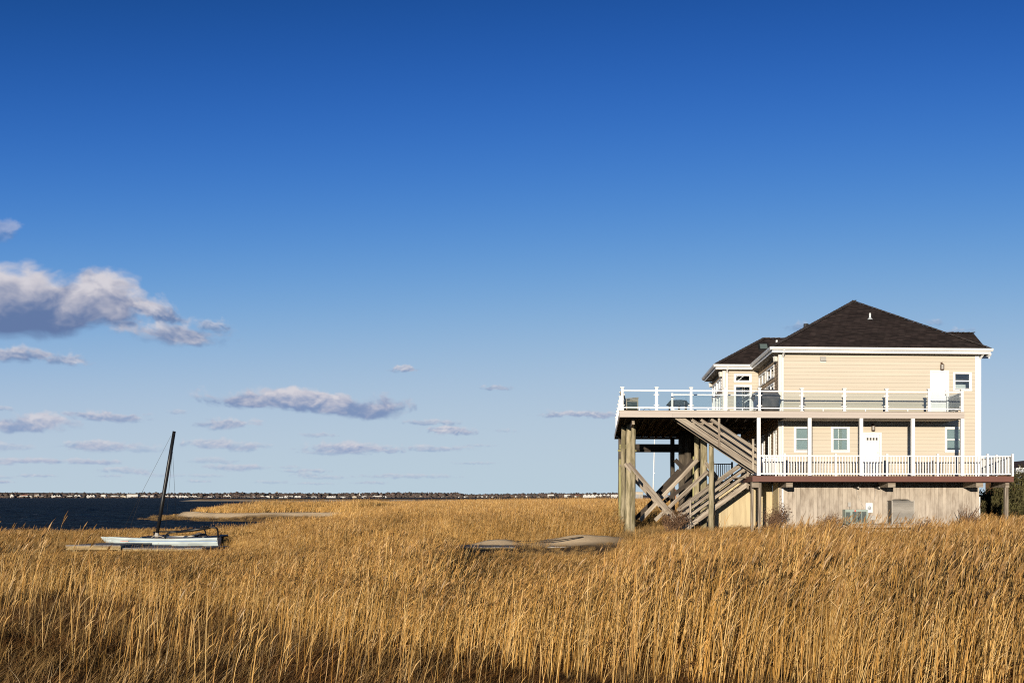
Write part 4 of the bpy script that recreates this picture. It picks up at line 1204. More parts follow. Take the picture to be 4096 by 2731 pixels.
# edge boards, two rows with staggered joints
def edge(T, name, u0, u1, joints, za, zb, material, v=VF):
    xs = [u0, *joints, u1]
    for a_, b_ in zip(xs, xs[1:]): T.box(name, a_ + .0015, b_ - .0015, v, v + .028, za, zb, material)
edge(ud, 'edge_board', UDL, UDR, [U(3018, VF)], D_UP - .135, D_UP - .012, M_TAUPE)
edge(ud, 'edge_board', UDL, UDR, [U(2690, VF), U(2788, VF), U(3324, VF)], ZB, D_UP - .139, M_TAUPE, VF + .006)
ud.part('deck_edge', MB().box(UDL - .03, UDR + .03, VF - .02, VF + .3, D_UP - .011, D_UP + .012), M_WOOD)
for (za, zb) in ((D_UP - .135, D_UP - .012), (ZB, D_UP - .139)):
    ud.box('edge_board', UDL - .0, UDL + .028, VF + .03, VBK, za, zb, M_TAUPE); ud.box('edge_board', UDR - .028, UDR, VF + .03, -.06, za, zb, M_TAUPE)
    ud.box('edge_board', UDL + .03, WL, VBK - .028, VBK, za, zb, M_TAUPE)
SV0, SV1, SU0, SU1 = -1.75, -.75, U(2695, -1.7), -1.45      # stair opening
deckm = MB()
for (a_, b_, c_, d_) in rects(UDL + .03, 0 - .035, VF + .3, VBK - .03, [(SU0, SU1, SV0, SV1), (WL - .05, .1, V_IN - .05, 11.5)]): deckm.box(a_, b_, c_, d_, D_UP - .028, D_UP)
deckm.box(-.035, UDR - .03, VF + .3, -.06, D_UP - .028, D_UP)
ud.part('decking', deckm, M_DARKSHADEWOOD)  # near-black colour stands in for the shade on the underside
x_ = UDL + .3
while x_ < -.2:
    ud.box('joist', x_, x_ + .04, VF + .04, (SV0 if SU0 < x_ < SU1 else VBK - .05), ZB + .03, D_UP - .03, M_DARKSHADEWOOD) if not (SU0 < x_ < SU1) else ud.box('joist', x_, x_ + .04, SV1 + .02, (V_IN - .1 if x_ > WL else VBK - .05), ZB + .03, D_UP - .03, M_DARKSHADEWOOD)  # joists coloured near-black in place of the shade under the deck
    x_ += .45
ud.part('ceiling_board', MB().box(.0, UDR - .04, VF + .06, -.035, ZB + .01, ZB + .03), M_SOFFIT)

# white columns between the decks
for p in (3034.5, 3238, 3444, 3651, 3848.5):
    u_ = U(p, VF + .1); ud.box('column', u_ - .08, u_ + .08, VF + .03, VF + .19, D_LO + .02, ZB, M_WHITE)

# railing: posts with caps, rails, glass panels, clamps
def post_mesh(h_=1.0, w_=.108):
    m_ = MB().box(-w_ / 2, w_ / 2, -w_ / 2, w_ / 2, 0, h_)
    return m_.mesh('railing_post', M_WHITE)
def frustum(rings, mname, material):
    m_ = MB(); vs = []
    for (r_, z_) in rings: vs += [(-r_, -r_, z_), (r_, -r_, z_), (r_, r_, z_), (-r_, r_, z_)]
    fs = [(3, 2, 1, 0), tuple(range(4 * len(rings) - 4, 4 * len(rings)))]
    for i in range(len(rings) - 1): fs += [(4 * i + j, 4 * i + (j + 1) % 4, 4 * i + 4 + (j + 1) % 4, 4 * i + 4 + j) for j in range(4)]
    return m_.add(vs, fs).mesh(mname, material)
PM = post_mesh(); PM_LOW = post_mesh(.96, .095)
CAPM = frustum([(.057, 0), (.06, .02), (.088, .055), (.092, .065), (.092, .085), (.06, .105)], 'post_cap', M_WHITE)
SKIRTM = frustum([(.085, 0), (.085, .02), (.058, .06)], 'post_skirt', M_WHITE)
cm = MB(); cm.tube([(-.045, 0, 0), (-.03, 0, 0), (.03, 0, 0), (.045, 0, 0)], [.012, .028, .028, .012], 8); CLAMPM = cm.mesh('glass_clamp', M_WHITE)
def rail_post(T, u, v, z, low=False, dirs=((1, 0),)):
    o = link('railing_post', PM_LOW if low else PM, T.o, Vector((u, v, z)) - T.base)
    if not low:
        link('cap', CAPM, o, (0, 0, .995)); link('base_skirt', SKIRTM, o, (0, 0, .0))
    for (dx, dy) in dirs:
        for zz in (.26, .74):
            c_ = link('clamp', CLAMPM, o, (dx * .085, dy * .085, zz))
            if dy: c_.rotation_euler = (0, 0, R(90))
    return o
def rail_run(T, a, b, z, low=False, glassy=True, bottom=.15):
    """rails and glass between two posts a and b (u,v)"""
    a, b = Vector((*a, 0)), Vector((*b, 0)); d_ = (b - a).normalized()
    p, q = a + d_ * .054, b - d_ * .054
    zt_ = z + (.93 if not low else .885)
    T.beam('top_rail', p + Vector((0, 0, zt_)), q + Vector((0, 0, zt_)), .06, .06, M_WHITE)
    T.beam('bottom_rail', p + Vector((0, 0, z + bottom)), q + Vector((0, 0, z + bottom)), .05, .05, M_WHITE)
    if glassy:
        T.beam('glass_panel', a + d_ * .10 + Vector((0, 0, z + .535)), b - d_ * .10 + Vector((0, 0, z + .535)), .01, .64, M_RAILGLASS)
    m_ = (p + q) / 2
    T.box('support', m_.x - .02, m_.x + .02, m_.y - .02, m_.y + .02, z, z + bottom - .025, M_WHITE)
vr = VF + .12
us = [U(p, vr) for p in (2489, 2626, 2764, 2901, 3038, 3207, 3377, 3546, 3715.5, 3848)]
for i, u_ in enumerate(us):
    rail_post(ud, u_, vr, D_UP, dirs=((1, 0),) if i == 0 else ((-1, 0),) if i == len(us) - 1 else ((1, 0), (-1, 0)))
    if i: rail_run(ud, (us[i - 1], vr), (u_, vr), D_UP)
lv = [vr + k * 2.1 for k in range(1, 9)]
pv_ = vr
for v_ in lv:
    rail_post(ud, us[0], v_, D_UP, dirs=((0, -1), (0, 1))); rail_run(ud, (us[0], pv_), (us[0], v_), D_UP); pv_ = v_
# inner railing round the stair opening, and the short return at the right end
iu = [U(2690, SV0 + .9), U(2857, SV0 + .9), U(3012, SV0 + .9)]
for i, u_ in enumerate(iu):
    rail_post(ud, u_, SV1 + .12, D_UP, True, ((1, 0),) if i == 0 else ((1, 0), (-1, 0)) if i == 1 else ((-1, 0),))
    if i: rail_run(ud, (iu[i - 1], SV1 + .12), (u_, SV1 + .12), D_UP, True)
rail_run(ud, (iu[2], SV1 + .12), (us[4], vr), D_UP, True)
ru = us[-1] - .02
rail_post(ud, ru, -.16, D_UP, True, ((0, -1),)); rail_run(ud, (ru, vr), (ru, -.16), D_UP, True)

# log piles
def pile(T, px, v, r_, ztop=ZB + .1, zbot=GZ - .6, lean=0.0, name='pile', material=None):
    u_ = U(px, v); n_ = 9
    pts = [(u_ + lean * (i / n_) + random.uniform(-.012, .012), v + random.uniform(-.012, .012), zbot + (ztop - zbot) * i / n_) for i in range(n_ + 1)]
    rr = [r_ * (1.06 - .12 * i / n_) * random.uniform(.97, 1.03) for i in range(n_ + 1)]
    return T.part(name, MB().tube(pts, rr, 12, jit=.035), material or M_PILE, smooth=True)
for (p, v, r_, ln) in ((2530, .55, .125, .05), (2511, 2.6, .155, .08), (2490, 4.2, .13, .05), (2845, -.35, .125, 0), (2812, 1.75, .175, .06), (2784, 4.0, .13, .05),
                       (2752, 8.0, .2, 0), (2728, 8.6, .2, 0), (2770, 9.0, .2, 0), (2500, 8.6, .15, 0), (2482, 12.5, .15, 0), (2690, 14.5, .15, 0), (2800, 6.2, .16, 0)):
    pile(ud, p, v, r_, lean=ln, material=M_PILE if v < 5 else M_SHADELOG)  # rear piles carry the deck's shade in their colour
for (p, v, w_, zt_) in ((2480, 5.4, .16, 1836), (2494, 5.6, .15, 1775), (2775, 5.2, .15, 1825)):      # squared posts
    u_ = U(p, v); ud.beam('post', (u_, v, GZ - .5), (u_ + .02, v, Z(p, zt_, v)), w_, w_, M_GREENWOOD, up=(0, 1, 0))
ud.beam('beam', (U(2471, 6.2), 6.2, Z(2600, 1802, 6.2) ), (U(2545, 6.2), 6.2, Z(2600, 1802, 6.2)), .05, .10, M_GREENWOOD)
ud.beam('beam', (U(2478, 7.0), 7.0, Z(2600, 1786, 7.0)), (U(2545, 7.0), 7.0, Z(2600, 1786, 7.0)), .06, .24, M_GREENWOOD)
ud.beam('beam', (U(2541, 9), 9, Z(2600, 1786, 9)), (U(2800, 9), 9, Z(2600, 1786, 9)), .08, .30, M_DARKSHADEWOOD)  # shaded run of the beams, its darkness put into the colour
ud.beam('beam', (U(2541, 9.2), 9.2, Z(2600, 1802, 9.2)), (U(2778, 9.2), 9.2, Z(2600, 1802, 9.2)), .08, .18, M_DARKSHADEWOOD)
# girder under the joists over the front piles, with a lit end
for p in (2530, 2845):
    u_ = U(p, .5); ud.beam('girder', (u_ - .02, VF + .9, ZB - .14), (u_ - .02, 13.5, ZB - .14), .12, .26, M_WOOD)
# cross braces between the piles
for (p0, y0, v0, p1, y1, v1, w_) in ((2514, 1852, .40, 2712, 2085, .40, .19), (2499, 1853, 2.40, 2702, 2085, 2.40, .20), (2482, 1856, 4.6, 2690, 2075, 4.6, .22),
                                     (2560, 2080, 2.9, 2790, 1838, 2.9, .20), (2620, 2080, .75, 2830, 1885, .75, .18), (2540, 2075, 5.0, 2775, 1840, 5.0, .20),
                                     (2625, 1978, 8.2, 2718, 1880, 8.2, .24), (2632, 1990, 8.9, 2718, 1897, 8.9, .24), (2700, 1838, 8.4, 2870, 2010, 8.4, .24), (2770, 1830, 5.6, 2900, 1960, 5.6, .24),
                                     (2822, 1850, 1.2, 2880, 1925, 1.2, .18), (2640, 2020, 6.5, 2820, 1880, 6.5, .2)):
    a_, za = UZ(p0, y0, v0); b_, zb = UZ(p1, y1, v1)
    ud.beam('brace', (a_, v0, za), (b_, v1, zb), .045, w_, M_WOOD if v0 < 5 else M_DARKSHADEWOOD, up=(0, 0, 1))  # braces further back have the shade put into their colour

# ------------------------------------------------------------------ lower deck
ld = Thing('lower_deck', 'lower deck with brown edge and white baluster railing along the front wall', 'deck', (4.5, -1.0, GZ), HF)
LDL, LDR = U(3010, VF), U(4055, VF)
ZLB = D_LO - .262
edge(ld, 'edge_board', LDL, LDR, [U(3736, VF)], ZLB, D_LO, M_BROWN)
ld.box('edge_board', LDR - .03, LDR, VF + .03, 6.0, ZLB, D_LO, M_BROWN)
ld.box('edge_board', LDL, LDL + .03, VF + .03, VB, ZLB, D_LO, M_BROWN)
ld.part('decking', MB().box(LDL + .03, LDR - .03, VF + .03, -.06, D_LO - .03, D_LO - .002).box(WU + .6, LDR - .03, -.06, 6.0, D_LO - .03, D_LO - .002).box(LDL + .03, -.035, -.06, 6, D_LO - .03, D_LO - .002), M_BROWN)
x_ = LDL + .2
while x_ < LDR - .1:
    ld.box('joist', x_, x_ + .04, VF + .04, -.06, ZLB + .02, D_LO - .031, M_DARKSHADEWOOD); x_ += .42
for (p0, p1) in ((3145, 3171), (3552, 3582), (3905, 3933), (4022, 4037)):
    ld.box('support_beam', U(p0, VF + .35), U(p1, VF + .35), VF + .35, -.03, ZLB - .245, ZLB - .002, M_WOOD)
for (p, v, w_) in ((3038, VF + .5, .15), (3008, VF + .7, .13), (4024, VF + .55, .17)):
    u_ = U(p, v); ld.beam('post', (u_, v, GZ - .4), (u_, v, ZLB), w_, w_, M_WOOD, up=(0, 1, 0))
ld.box('support_beam', LDL, U(3036, VF + .3), VF + .25, VF + .42, ZLB - .26, ZLB - .01, M_WOOD)
# railing
zt_, zb_ = Z(3500, 1823, VF + .1), Z(3500, 1894.5, VF + .1)
LP = [3034.5, 3138, 3238, 3342, 3444, 3548, 3651, 3751, 3848.5, 3950, 4050]
BALM = MB().box(-.021, .021, -.021, .021, 0, zt_ - zb_ - .055).mesh('baluster', M_WHITE)
def picket_run(T, a, b, zb, zt, mesh, material, spacing=.1325, rw=.055):
    a, b = Vector((*a, 0)), Vector((*b, 0)); L = (b - a).length; d_ = (b - a) / L
    T.beam('top_rail', a + Vector((0, 0, zt)), b + Vector((0, 0, zt)), .07, rw, material)
    T.beam('bottom_rail', a + Vector((0, 0, zb)), b + Vector((0, 0, zb)), .06, rw, material)
    n_ = max(1, round(L / spacing) - 1)
    for i in range(n_):
        p = a + d_ * (L * (i + 1) / (n_ + 1))
        link('baluster', mesh, T.o, Vector((p.x, p.y, zb + rw / 2)) - T.base)
vl = VF + .11
lpu = [U(p, vl) for p in LP]
for i, u_ in enumerate(lpu):
    if i in (1, 3, 5, 7, 9, 10): ld.box('railing_post', u_ - .045, u_ + .045, vl - .045, vl + .045, D_LO, Z(3500, 1813.5, vl), M_WHITE)
    if i: picket_run(ld, (lpu[i - 1] + (.046 if i % 2 == 0 else .081), vl), (u_ - (.046 if i % 2 else .081), vl), zb_, zt_, BALM, M_WHITE)
sv = [vl, vl + 1.9, vl + 3.8, vl + 5.7, vl + 7.6]
for v0, v1 in zip(sv, sv[1:]):
    ld.box('railing_post', lpu[-1] - .045, lpu[-1] + .045, v1 - .045, v1 + .045, D_LO, D_LO + 1.08, M_WHITE)
    picket_run(ld, (lpu[-1], v0 + .046), (lpu[-1], v1 - .046), zb_, zt_, BALM, M_WHITE)
# gate by the stair head
gt = ld.part('gate', MB().box(-1.35, -.10, -.12, -.08, D_LO + .10, D_LO + .15).box(-1.35, -.10, -.12, -.08, D_LO + .88, D_LO + .94).box(-.2, -.10, -.075, -.03, D_LO, D_LO + .92), M_WHITE)
for i in range(8): ld.part('baluster', MB().box(-1.3 + i * .14, -1.26 + i * .14, -.118, -.082, D_LO + .15, D_LO + .88), M_WHITE, gt)

# ------------------------------------------------------------------ stairs
st = Thing('upper_staircase', 'grey weathered wooden stair rising from the lower deck to the upper deck', 'staircase', (-2.0, -1.3, D_LO), HF)
va, vb = -1.85, -.80
def flight(T, a, b, v0, v1, sh_, rails, n_tr, mat_=M_WOOD, tread=.26):
    """stringers from a to b (px,py of the lower edge of the near one), rails parallel above"""
    ua, za = UZ(*a, v0); ub, zb = UZ(*b, v0)
    ang = math.atan2(zb - za, ub - ua); pe = sh_ * abs(math.cos(ang))
    for v in (v0, v1):
        T.beam('stringer', (ua, v, za + sh_ / 2), (ub, v, zb + sh_ / 2), .045, pe, mat_)
        for i, (h_, th) in enumerate(rails):
            f0 = max(0.0, (za + h_ + th / 2 - (ZB - .02)) / (za - zb)) if za > zb else 0.0
            T.beam('rail', (ua + (ub - ua) * f0, v - .03, za + (zb - za) * f0 + h_), (ub, v - .03, zb + h_), .04, th, mat_)
    for i in range(n_tr):
        f_ = (i + .5) / n_tr; u_, z_ = ua + (ub - ua) * f_, za + (zb - za) * f_ + sh_ * .62
        T.box('tread', u_ - tread / 2, u_ + tread / 2, v0 + .03, v1 - .03, z_ - .02, z_ + .02, mat_)
    return ua, za, ub, zb
ua, za, ub, zb = flight(st, (2700, 1674), (3036, 1898), va, vb, .33, [(.46, .13), (.74, .13), (1.04, .13), (1.13, .04)], 15)
for p in (2876, 3012):
    u_ = U(p, va - .06); f_ = (u_ - ua) / (ub - ua); z_ = za + (zb - za) * f_
    st.beam('post', (u_, va - .075, z_ + .05), (u_, va - .075, min(z_ + 1.45, ZB - .01)), .10, .045, M_WOOD, up=(0, 1, 0))
    st.beam('post', (u_, vb + .06, z_ + .05), (u_, vb + .06, min(z_ + 1.35, ZB - .01)), .09, .09, M_WOOD, up=(0, 1, 0))
st2 = Thing('lower_staircase', 'grey weathered wooden stair going down from the lower deck into the reeds', 'staircase', (-4.5, -.2, GZ), HF)
ua, za, ub, zb = flight(st2, (2715, 2145), (3002, 1938), .10, 1.10, .27, [(.62, .13), (.95, .13), (1.25, .13), (1.34, .04)], 13)
for p in (2760, 2990):
    u_ = U(p, .1); f_ = (u_ - ua) / (ub - ua); z_ = za + (zb - za) * f_
    for v in (.02, 1.18): st2.beam('post', (u_, v, z_ - .1), (u_, v, z_ + 1.34), .09, .09, M_WOOD, up=(0, 1, 0))
st2.box('landing', LDL - .05 - .6, LDL - .002, -.2, 1.4, D_LO - .06, D_LO - .01, M_WOOD)

# dark railing on the rear deck seen through the piles
rr = Thing('rear_railing', 'dark slatted railing seen under the upper deck behind the piles', 'railing', (U(2890, 9), 9.0, D_LO), HF)
BALD = MB().box(-.02, .02, -.02, .02, 0, .84).mesh('baluster', M_DARKSHADEWOOD)
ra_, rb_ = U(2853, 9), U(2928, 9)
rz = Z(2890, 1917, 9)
for u_ in (ra_, rb_): rr.box('railing_post', u_ - .05, u_ + .05, 8.95, 9.05, rz - .6, rz + 1.0, M_DARKSHADEWOOD)
picket_run(rr, (ra_ + .05, 9.0), (rb_ - .05, 9.0), rz, rz + .88, BALD, M_DARKSHADEWOOD, spacing=.12)
rr.box('deck_edge', ra_ - .1, rb_ + 1.2, 8.9, 9.3, rz - .28, rz - .08, M_DARKSHADEWOOD)
# ------------------------------------------------------------------ things on and around the house
def lantern(px, py0, py1, label):
    u_, z1 = UZ(px, py0, -.1); z0 = Z(px, py1, -.1); h_ = z1 - z0
    L = Thing('wall_lantern', label, 'lamp', (u_, -.03, z0 + h_ * .5), HF, 'bronze wall lanterns')
    v_ = -.16
    L.part('bracket', MB().box(u_ - .05, u_ + .05, -.045, -.031, z0 + h_ * .62, z1).tube([(u_, -.045, z1 - .05), (u_, -.10, z1 + .0), (u_, v_, z1 - .04), (u_, v_, z0 + h_ * .75)], .013, 6), M_BRONZE)
    L.part('roof', MB().tube([(u_, v_, z0 + h_ * .68), (u_, v_, z0 + h_ * .80)], [.105, .03], 6), M_BRONZE)
    cg = MB()
    for k in range(6):
        a_ = k * math.pi / 3; cg.beam((u_ + .085 * math.cos(a_), v_ + .085 * math.sin(a_), z0 + h_ * .12), (u_ + .085 * math.cos(a_), v_ + .085 * math.sin(a_), z0 + h_ * .68), .014, .014)
    L.part('cage', cg, M_BRONZE)
    L.part('glass', MB().tube([(u_, v_, z0 + h_ * .13), (u_, v_, z0 + h_ * .67)], .07, 8), mat('frosted_glass', (.35, .33, .30), .4, .5))
    L.part('base', MB().tube([(u_, v_, z0), (u_, v_, z0 + h_ * .12)], [.05, .10], 6), M_BRONZE)
lantern(3768, 1448, 1481, 'bronze wall lantern above the white upper-deck door')
lantern(3492, 1692, 1724, 'bronze wall lantern above the lower door with four small panes')

u_, z_ = UZ(3281, 1447, -.1); u2, z2 = UZ(3304, 1424, -.1)
vh = Thing('vent_hood', 'small grey dryer vent hood high on the cream front wall', 'vent', ((u_ + u2) / 2, -.03, z_), HF)
M_GREYBOX = mat('grey_box', (.42, .39, .35), .6, .3, var=.1, nscale=3)
vh.part('hood', MB().prism([(-.031, z2), (-.09, z2 - .02), (-.17, z_ + .09), (-.17, z_ + .05), (-.031, z_ + .05)], 0, u_, u2), M_GREYBOX)
vh.part('flange', MB().box(u_ - .015, u2 + .015, -.045, -.0315, z_, z_ + .045), M_WHITE)

def flood(u, v, z, label, yaw):
    L = Thing('eave_lamp', label, 'lamp', (u, v, z), HF, 'boxy lamps under the eaves')
    m_ = MB().box(-.09, .09, -.07, .07, -.14, .14)
    rot = Matrix.Rotation(yaw, 3, 'Z') @ Matrix.Rotation(R(-14), 3, 'X')
    m_.v = [tuple(rot @ Vector(p) + Vector((u, v, z))) for p in m_.v]
    L.part('housing', m_, M_TRIM)
    L.part('bracket', MB().tube([(u + .08, v + .02, z), (u + .16, v + .03, z + .02)], .02, 6), M_GREYBOX)
a = UZ(3102, 1435, .3); flood(a[0], .3, a[1], 'boxy cream lamp under the eave beside the main front corner', .4)
a = UZ(2883, 1497, V_IN + .2); flood(a[0], V_IN + .2, a[1], 'boxy cream lamp under the wing eave beside its downspout', .4)
a = UZ(2843, 1538, 11.2); flood(a[0], 11.2, a[1], 'boxy cream lamp on the far left corner of the wing', .6)

# --- furniture on the upper deck
M_TEAK = mat('greyed_teak', (.36, .31, .23), .85, .15, base2=(.25, .21, .15), nscale=3, stretch=(2, 2, 2), rnd=.1)
M_CUSHION = mat('dark_green_cushion', (.045, .06, .055), .85, .15, var=.3, nscale=4)
def armchair(u, v, label):
    c = Thing('armchair', label, 'chair', (u, v, D_UP), HF, 'wooden armchairs on the upper deck')
    z = D_UP
    for du, h_ in ((-.24, .0), (.27, .62)):
        for dv in (-.27, .27):
            if du < 0: c.beam('leg', (u + du, v + dv, z), (u + du - .02, v + dv, z + .60), .055, .055, M_TEAK, up=(0, 1, 0))
            else: c.beam('leg', (u + du, v + dv, z), (u + du, v + dv, z + .63), .05, .05, M_TEAK, up=(0, 1, 0))
    for dv in (-.27, .27):
        c.beam('arm', (u - .26, v + dv, z + .60), (u + .31, v + dv, z + .655), .07, .04, M_TEAK)
        c.beam('arm_slat', (u - .24, v + dv, z + .50), (u + .26, v + dv, z + .53), .02, .05, M_TEAK)
        c.beam('back_post', (u - .24, v + dv, z + .38), (u - .46, v + dv, z + 1.02), .05, .045, M_TEAK, up=(0, 1, 0))
    c.part('seat', MB().box(u - .24, u + .27, v - .26, v + .26, z + .10, z + .46), M_CUSHION)
    for k in range(5):
        dv = -.2 + .1 * k; c.beam('back_slat', (u - .25, v + dv, z + .42), (u - .455, v + dv, z + 1.0), .05, .02, M_CUSHION, up=(0, 1, 0))
    c.beam('back_rail', (u - .46, v - .3, z + 1.02), (u - .46, v + .3, z + 1.02), .03, .07, M_TEAK)
armchair(U(2527, -1.2), -1.2, 'greyed wooden armchair facing right in the front left deck corner')
armchair(U(2520, -.2), -.2, 'greyed wooden armchair just behind the front one in the deck corner')

tb = Thing('patio_table', 'dark covered patio table behind the glass railing', 'table', (U(2712, .3), .3, D_UP), HF)
uc, zt2 = UZ(2712, 1602, .3)
m_ = MB()
for (r_, z_) in ((.42, zt2), (.44, zt2 - .03), (.60, zt2 - .20), (.60, zt2 - .23)):
    m_.v += [(uc + r_ * math.cos(k * math.pi / 4 + .39), .3 + r_ * math.sin(k * math.pi / 4 + .39), z_) for k in range(8)]
m_.f += [tuple(range(8)), tuple(reversed(range(24, 32)))] + [(8 * i + k, 8 * i + (k + 1) % 8, 8 * i + 8 + (k + 1) % 8, 8 * i + 8 + k) for i in range(3) for k in range(8)]
tb.part('cover', m_, M_CUSHION)
for (du, dv) in ((-.42, 0), (.0, -.35), (.1, .35), (.4, 0), (.33, -.2)): tb.beam('leg', (uc + du, .3 + dv, D_UP), (uc + du, .3 + dv, zt2 - .2), .06, .06, M_DARKSHADEWOOD, up=(0, 1, 0))

ua_, ub_ = U(3010, -.8), U(3117, -.8); zg = Z(3060, 1557, -.8)
gr = Thing('covered_grill', 'barbecue grill under a crumpled dark grey cover by the house corner', 'grill', ((ua_ + ub_) / 2, -.8, D_UP), HF)
rings = []
for (f_, w0, w1, d_) in ((.10, .06, .05, .26), (.25, .05, .04, .29), (.5, .02, .03, .31), (.62, -.03, -.03, .33), (.72, -.04, -.04, .33), (.80, .0, .02, .30), (.92, .16, .12, .24), (1.0, .30, .22, .12)):
    z_ = D_UP + (zg - D_UP) * f_
    rings.append([(ua_ + w0 + random.uniform(-.02, .02), z_, d_), (ub_ - w1 + random.uniform(-.02, .02), z_, d_)])
m_ = MB(); n_ = 20
for ((a0, z_, d_), (b0, _, _)) in rings:
    for k in range(n_):
        an = 2 * math.pi * k / n_; cx_, sx_ = math.cos(an), math.sin(an)
        ex = abs(cx_) ** .45 * (1 if cx_ > 0 else -1); ey = abs(sx_) ** .6 * (1 if sx_ > 0 else -1)
        m_.v.append(((a0 + b0) / 2 + ex * (b0 - a0) / 2 * random.uniform(.97, 1.02), -.8 + ey * d_ * random.uniform(.93, 1.05), z_ + random.uniform(-.012, .012)))
m_.f += [(n_ * i + k, n_ * i + (k + 1) % n_, n_ * i + n_ + (k + 1) % n_, n_ * i + n_ + k) for i in range(len(rings) - 1) for k in range(n_)] + [tuple(range(n_ * 7, n_ * 8)), tuple(reversed(range(n_)))]
gr.part('cover', m_, M_COVER, smooth=True)
gr.part('cart', MB().box(ua_ + .12, ub_ - .12, -1.0, -.6, D_UP, D_UP + (zg - D_UP) * .12), M_DARKMETAL)
wr = MB(); p0 = U(2570, VF + .3)
wr.tube([(p0 + i * .05, VF + .3 + .02 * i, D_UP + .02 + .13 * math.sin(i / 8 * math.pi)) for i in range(9)], .008, 5)
wr2 = tag(link('bent_wire', wr.mesh('bent_wire', M_DARKMETAL)), 'thin black wire arching over the front edge of the upper deck', 'wire'); wr2.matrix_world = HF

# --- against the base wall
pf = Thing('unit_platform', 'small weathered wooden platform carrying the two cooling units', 'platform', (U(3525, -.6), -.6, GZ), HF)
u0, zp = UZ(3392, 2095, -1.0); u1 = U(3662, -1.0)
for k in range(5): pf.box('plank', u0, u1, -1.05 + k * .2, -.87 + k * .2, zp - .035, zp, M_WOOD)
pf.box('front_beam', u0, u1, -1.09, -1.052, zp - .17, zp - .002, M_WOOD)
for f_ in (.03, .5, .97): pf.box('leg', u0 + (u1 - u0) * f_ - .05, u0 + (u1 - u0) * f_ + .05, -1.04, -.94, GZ - .3, zp - .036, M_WOOD)
pf.beam('brace', (u0 - .55, -1.0, zp - .55), (u0 + .3, -1.0, zp - .06), .04, .12, M_WOOD)
M_ACGREEN = mat('pale_green_metal', (.30, .36, .31), .5, .4, var=.1, nscale=3)
M_ACGREY = mat('grey_metal', (.45, .405, .34), .5, .4, var=.12, nscale=3)
# flat green unit
a0, a1 = U(3382, -.9), U(3472, -.9); zt2 = Z(3420, 2037, -.9)
ac = Thing('cooling_unit', 'low pale green cooling unit with dark grille panels by the meter', 'air conditioner', ((a0 + a1) / 2, -.6, zp), HF, 'cooling units')
ac.part('case', MB().box(a0, a1, -.86, -.3, zp + .002, zt2), M_ACGREEN)
ac.part('frame', MB().box(a0 + .27, a1, -.882, -.862, zt2 - .10, zt2).box(a0 + .27, a1, -.882, -.862, zp + .02, zp + .07).box(a0 + .27, a0 + .33, -.882, -.862, zp + .07, zt2 - .1).box(a1 - .06, a1, -.882, -.862, zp + .07, zt2 - .1), M_ACGREEN)
for k in range(3):
    w_ = (a1 - a0 - .39) / 3; x0 = a0 + .33 + k * w_
    ac.box('grille_panel', x0 + .015, x0 + w_ - .015, -.874, -.863, zp + .075, zt2 - .105, mat('dark_grille', (.09, .11, .10), .6, .3, var=.4, nscale=20))
ac.box('side_grille', a0 + .02, a0 + .24, -.874, -.862, zp + .03, zt2 - .12, MATS['dark_grille'])
ac.part('badge', MB().tube([(a0 + .47, -.886, zt2 - .06), (a0 + .47, -.884, zt2 - .06)], .045, 12), mat('red_badge', (.6, .12, .08), .5, .3))
# louvred grey unit
a0, a1 = U(3567, -.9), U(3658, -.9); zt3 = Z(3610, 2003, -.9)
ac = Thing('cooling_unit', 'tall grey louvred cooling unit with fan guard on top', 'air conditioner', ((a0 + a1) / 2, -.6, zp), HF, 'cooling units')
ac.part('case', MB().box(a0 + .02, a1 - .02, -.88, -.18, zp + .03, zt3 - .02), M_DARKMETAL)
for (x0, y0) in ((a0, -.90), (a1 - .04, -.90), (a0, -.2), (a1 - .04, -.2)): ac.box('corner_post', x0, x0 + .04, y0, y0 + .04, zp + .01, zt3, M_ACGREY)
for k in range(19):
    z_ = zp + .06 + (zt3 - zp - .1) * k / 19
    ac.part('louvre', MB().prism([(-.882, z_ + .036), (-.905, z_), (-.899, z_), (-.881, z_ + .03)], 0, a0 + .041, a1 - .041), M_ACGREY)
ac.part('base', MB().box(a0 - .01, a1 + .01, -.91, -.15, zp + .001, zp + .03), M_ACGREY)
ac.part('top', MB().box(a0 - .01, a1 + .01, -.91, -.15, zt3, zt3 + .03), M_ACGREY)
ac.part('fan_guard', MB().tube([((a0 + a1) / 2, -.53, zt3 + .03), ((a0 + a1) / 2, -.53, zt3 + .085)], [.43, .33], 18), M_DARKMETAL)
